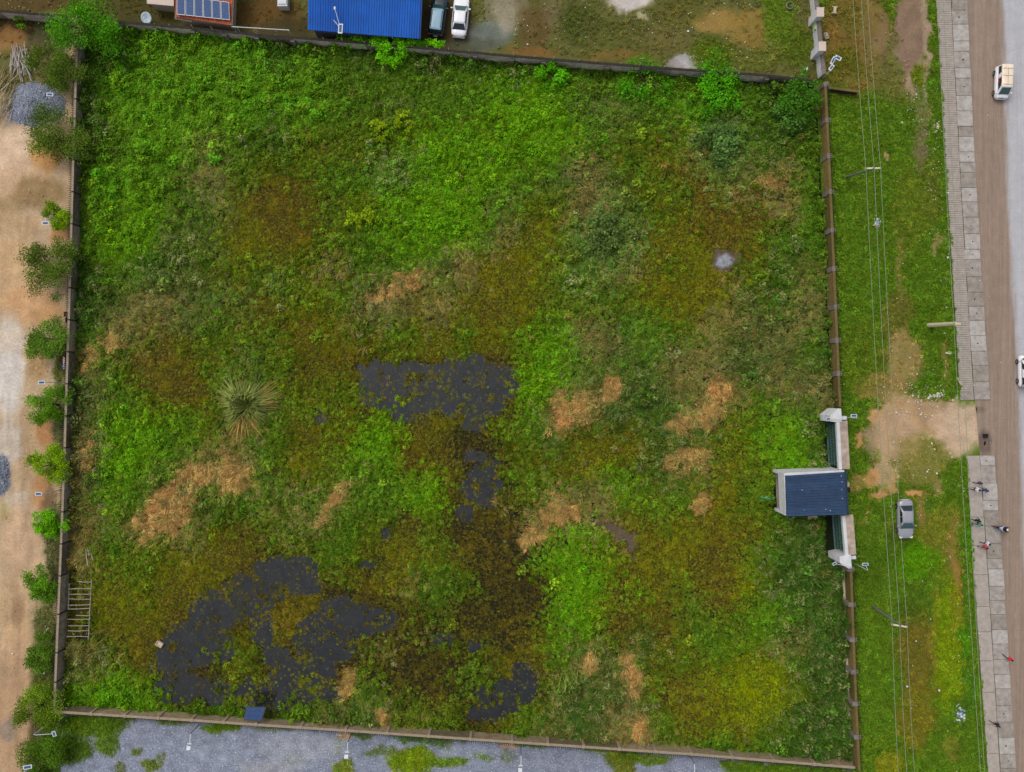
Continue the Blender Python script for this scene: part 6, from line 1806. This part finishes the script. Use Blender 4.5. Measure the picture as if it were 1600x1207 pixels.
def small(name, label, cat, px, py, z, parts, rz=0.0):
    c = P(px, py)
    t = thing(name, label, cat, (c.x, c.y, z), rz)
    for (nm, pos, size, mt) in parts:
        MB().box(pos, size).build(nm, MAT[mt], t, bevel=.02)
    return t
small('bench', 'small brown and white bench on the grass at the top right', 'bench', 1302.5, 18, 0, [('seat', (0, 0, .40), (.34, .8, .06), 'rust_rod'), ('end', (0, .36, .2), (.62, .12, .4), 'pier_light'), ('end', (0, -.36, .2), (.62, .12, .4), 'pier_light')], -.1)
small('stone_block', 'pale stone block beside the compound wall between its pillars', 'stone', 1289.5, 58, 0, [('block', (0, 0, .2), (.5, .75, .4), 'pier_light'), ('cap_stone', (.02, .05, .46), (.3, .4, .14), 'slab_tan')], .3)
small('bucket', 'small yellowish bucket in the top right corner yard', 'bucket', 1258.5, 109, 0, [('tub', (0, 0, .16), (.3, .3, .32), 'litter_tan'), ('lid', (0, 0, .34), (.34, .34, .05), 'litter')])
small('water_tank', 'white box shaped tank left of the blue roof', 'tank', 445.5, 7, 0, [('tank', (0, 0, .6), (1.15, 1.5, 1.2), 'white_paint'), ('lid', (0, .1, 1.25), (.95, 1.25, .1), 'metal_white'), ('foot', (-.4, 0, .03), (.2, 1.4, .1), 'pier_grey'), ('foot', (.4, 0, .03), (.2, 1.4, .1), 'pier_grey')])
small('board', 'pale wooden board on the grass under the gatehouse roof edge', 'board', 1268, 808.5, .35, [('plank', (0, -.09, 0), (1.1, .17, .05), 'pink_slab'), ('plank', (0, .09, 0), (1.1, .17, .05), 'litter_tan')], .12)
small('concrete_post', 'pale broken concrete post lying beside the pavement above the driveway', 'post', 1498, 596, .06, [('shaft', (0, 0, .06), (.22, .95, .14), 'pier_light'), ('stub', (.05, -.55, .06), (.14, .3, .10), 'slab_tan')], .5)
small('plank_pair', 'two pale planks lying in the weeds above the driveway', 'planks', 1481, 552.5, .14, [('plank', (0, 0, 0), (.7, .16, .05), 'wood_pale'), ('plank', (.1, .16, .05), (.5, .12, .05), 'pier_light')], -.2)
small('stall_seat', 'small dark block on the burnt patch at the driveway mouth', 'block', 1538.5, 681, .01, [('block', (0, 0, .16), (.5, .42, .32), 'black_plastic'), ('top_pad', (0, 0, .35), (.44, .38, .06), 'tyre')])

def pipe():
    c = P(1198, 778)
    t = thing('pipe', 'teal plastic pipe poking from the weeds by the gatehouse', 'pipe', (c.x, c.y, .7))
    MB().tube([(-.75, .12, -.2), (0, 0, 0), (.5, -.08, .08)], .07, 8).build('tube', MAT['teal_pipe'], t, True)
    MB().tube([(-.85, .135, -.22), (-.68, .11, -.18)], .10, 8).build('coupling', MAT['teal_pipe'], t, True)
pipe()

def dish():
    c = P(229, 28, .9)
    t = thing('satellite_dish', 'pale blue white satellite dish behind the top wall', 'dish', (c.x, c.y, 0))
    m = MB(); n = 20
    R = Matrix.Rotation(.35, 3, 'X')
    rings = []
    for i in range(5):
        q = max(.03, i / 4) * .62; z = .5 * (q / .62) ** 2 * .35
        rings.append([R @ Vector((q * math.cos(2 * math.pi * k / n), q * 1.05 * math.sin(2 * math.pi * k / n), z)) + Vector((0, 0, .85)) for k in range(n)])
    m.loft(rings, close=False); o = m.build('bowl', simple('dish_blue', (176, 194, 206), .5), t, True)
    o.modifiers.new('thick', 'SOLIDIFY').thickness = .03
    MB().tube([(0, 0, 0), (0, 0, .9)], .05, 6).build('mast', MAT['pier_grey'], t)
    MB().tube([(0, -.5, .7), (0, -.3, 1.5)], .02, 5).build('feed_arm', MAT['metal_white'], t)
    m = MB(); m.box((0, -.28, 1.52), (.12, .12, .12)); m.build('feed', MAT['metal_white'], t)
dish()

def rail():
    a, b_ = P(362, 42, 2.4), P(452, 47.5, 2.4)
    t = thing('pipe_rail', 'white pipe rail on posts along the top wall left of the blue roof', 'rail', (a.x, a.y, 0))
    o = Vector((a.x, a.y, 0))
    MB(o).tube([tuple(a), tuple(b_)], .05, 6).build('pipe', MAT['metal_white'], t)
    for u in (.08, .4, .75, .98):
        p = a.lerp(b_, u)
        MB(o).tube([(p.x, p.y, 0), (p.x, p.y, 2.42)], .035, 6).build('post', MAT['metal_white'], t)
rail()
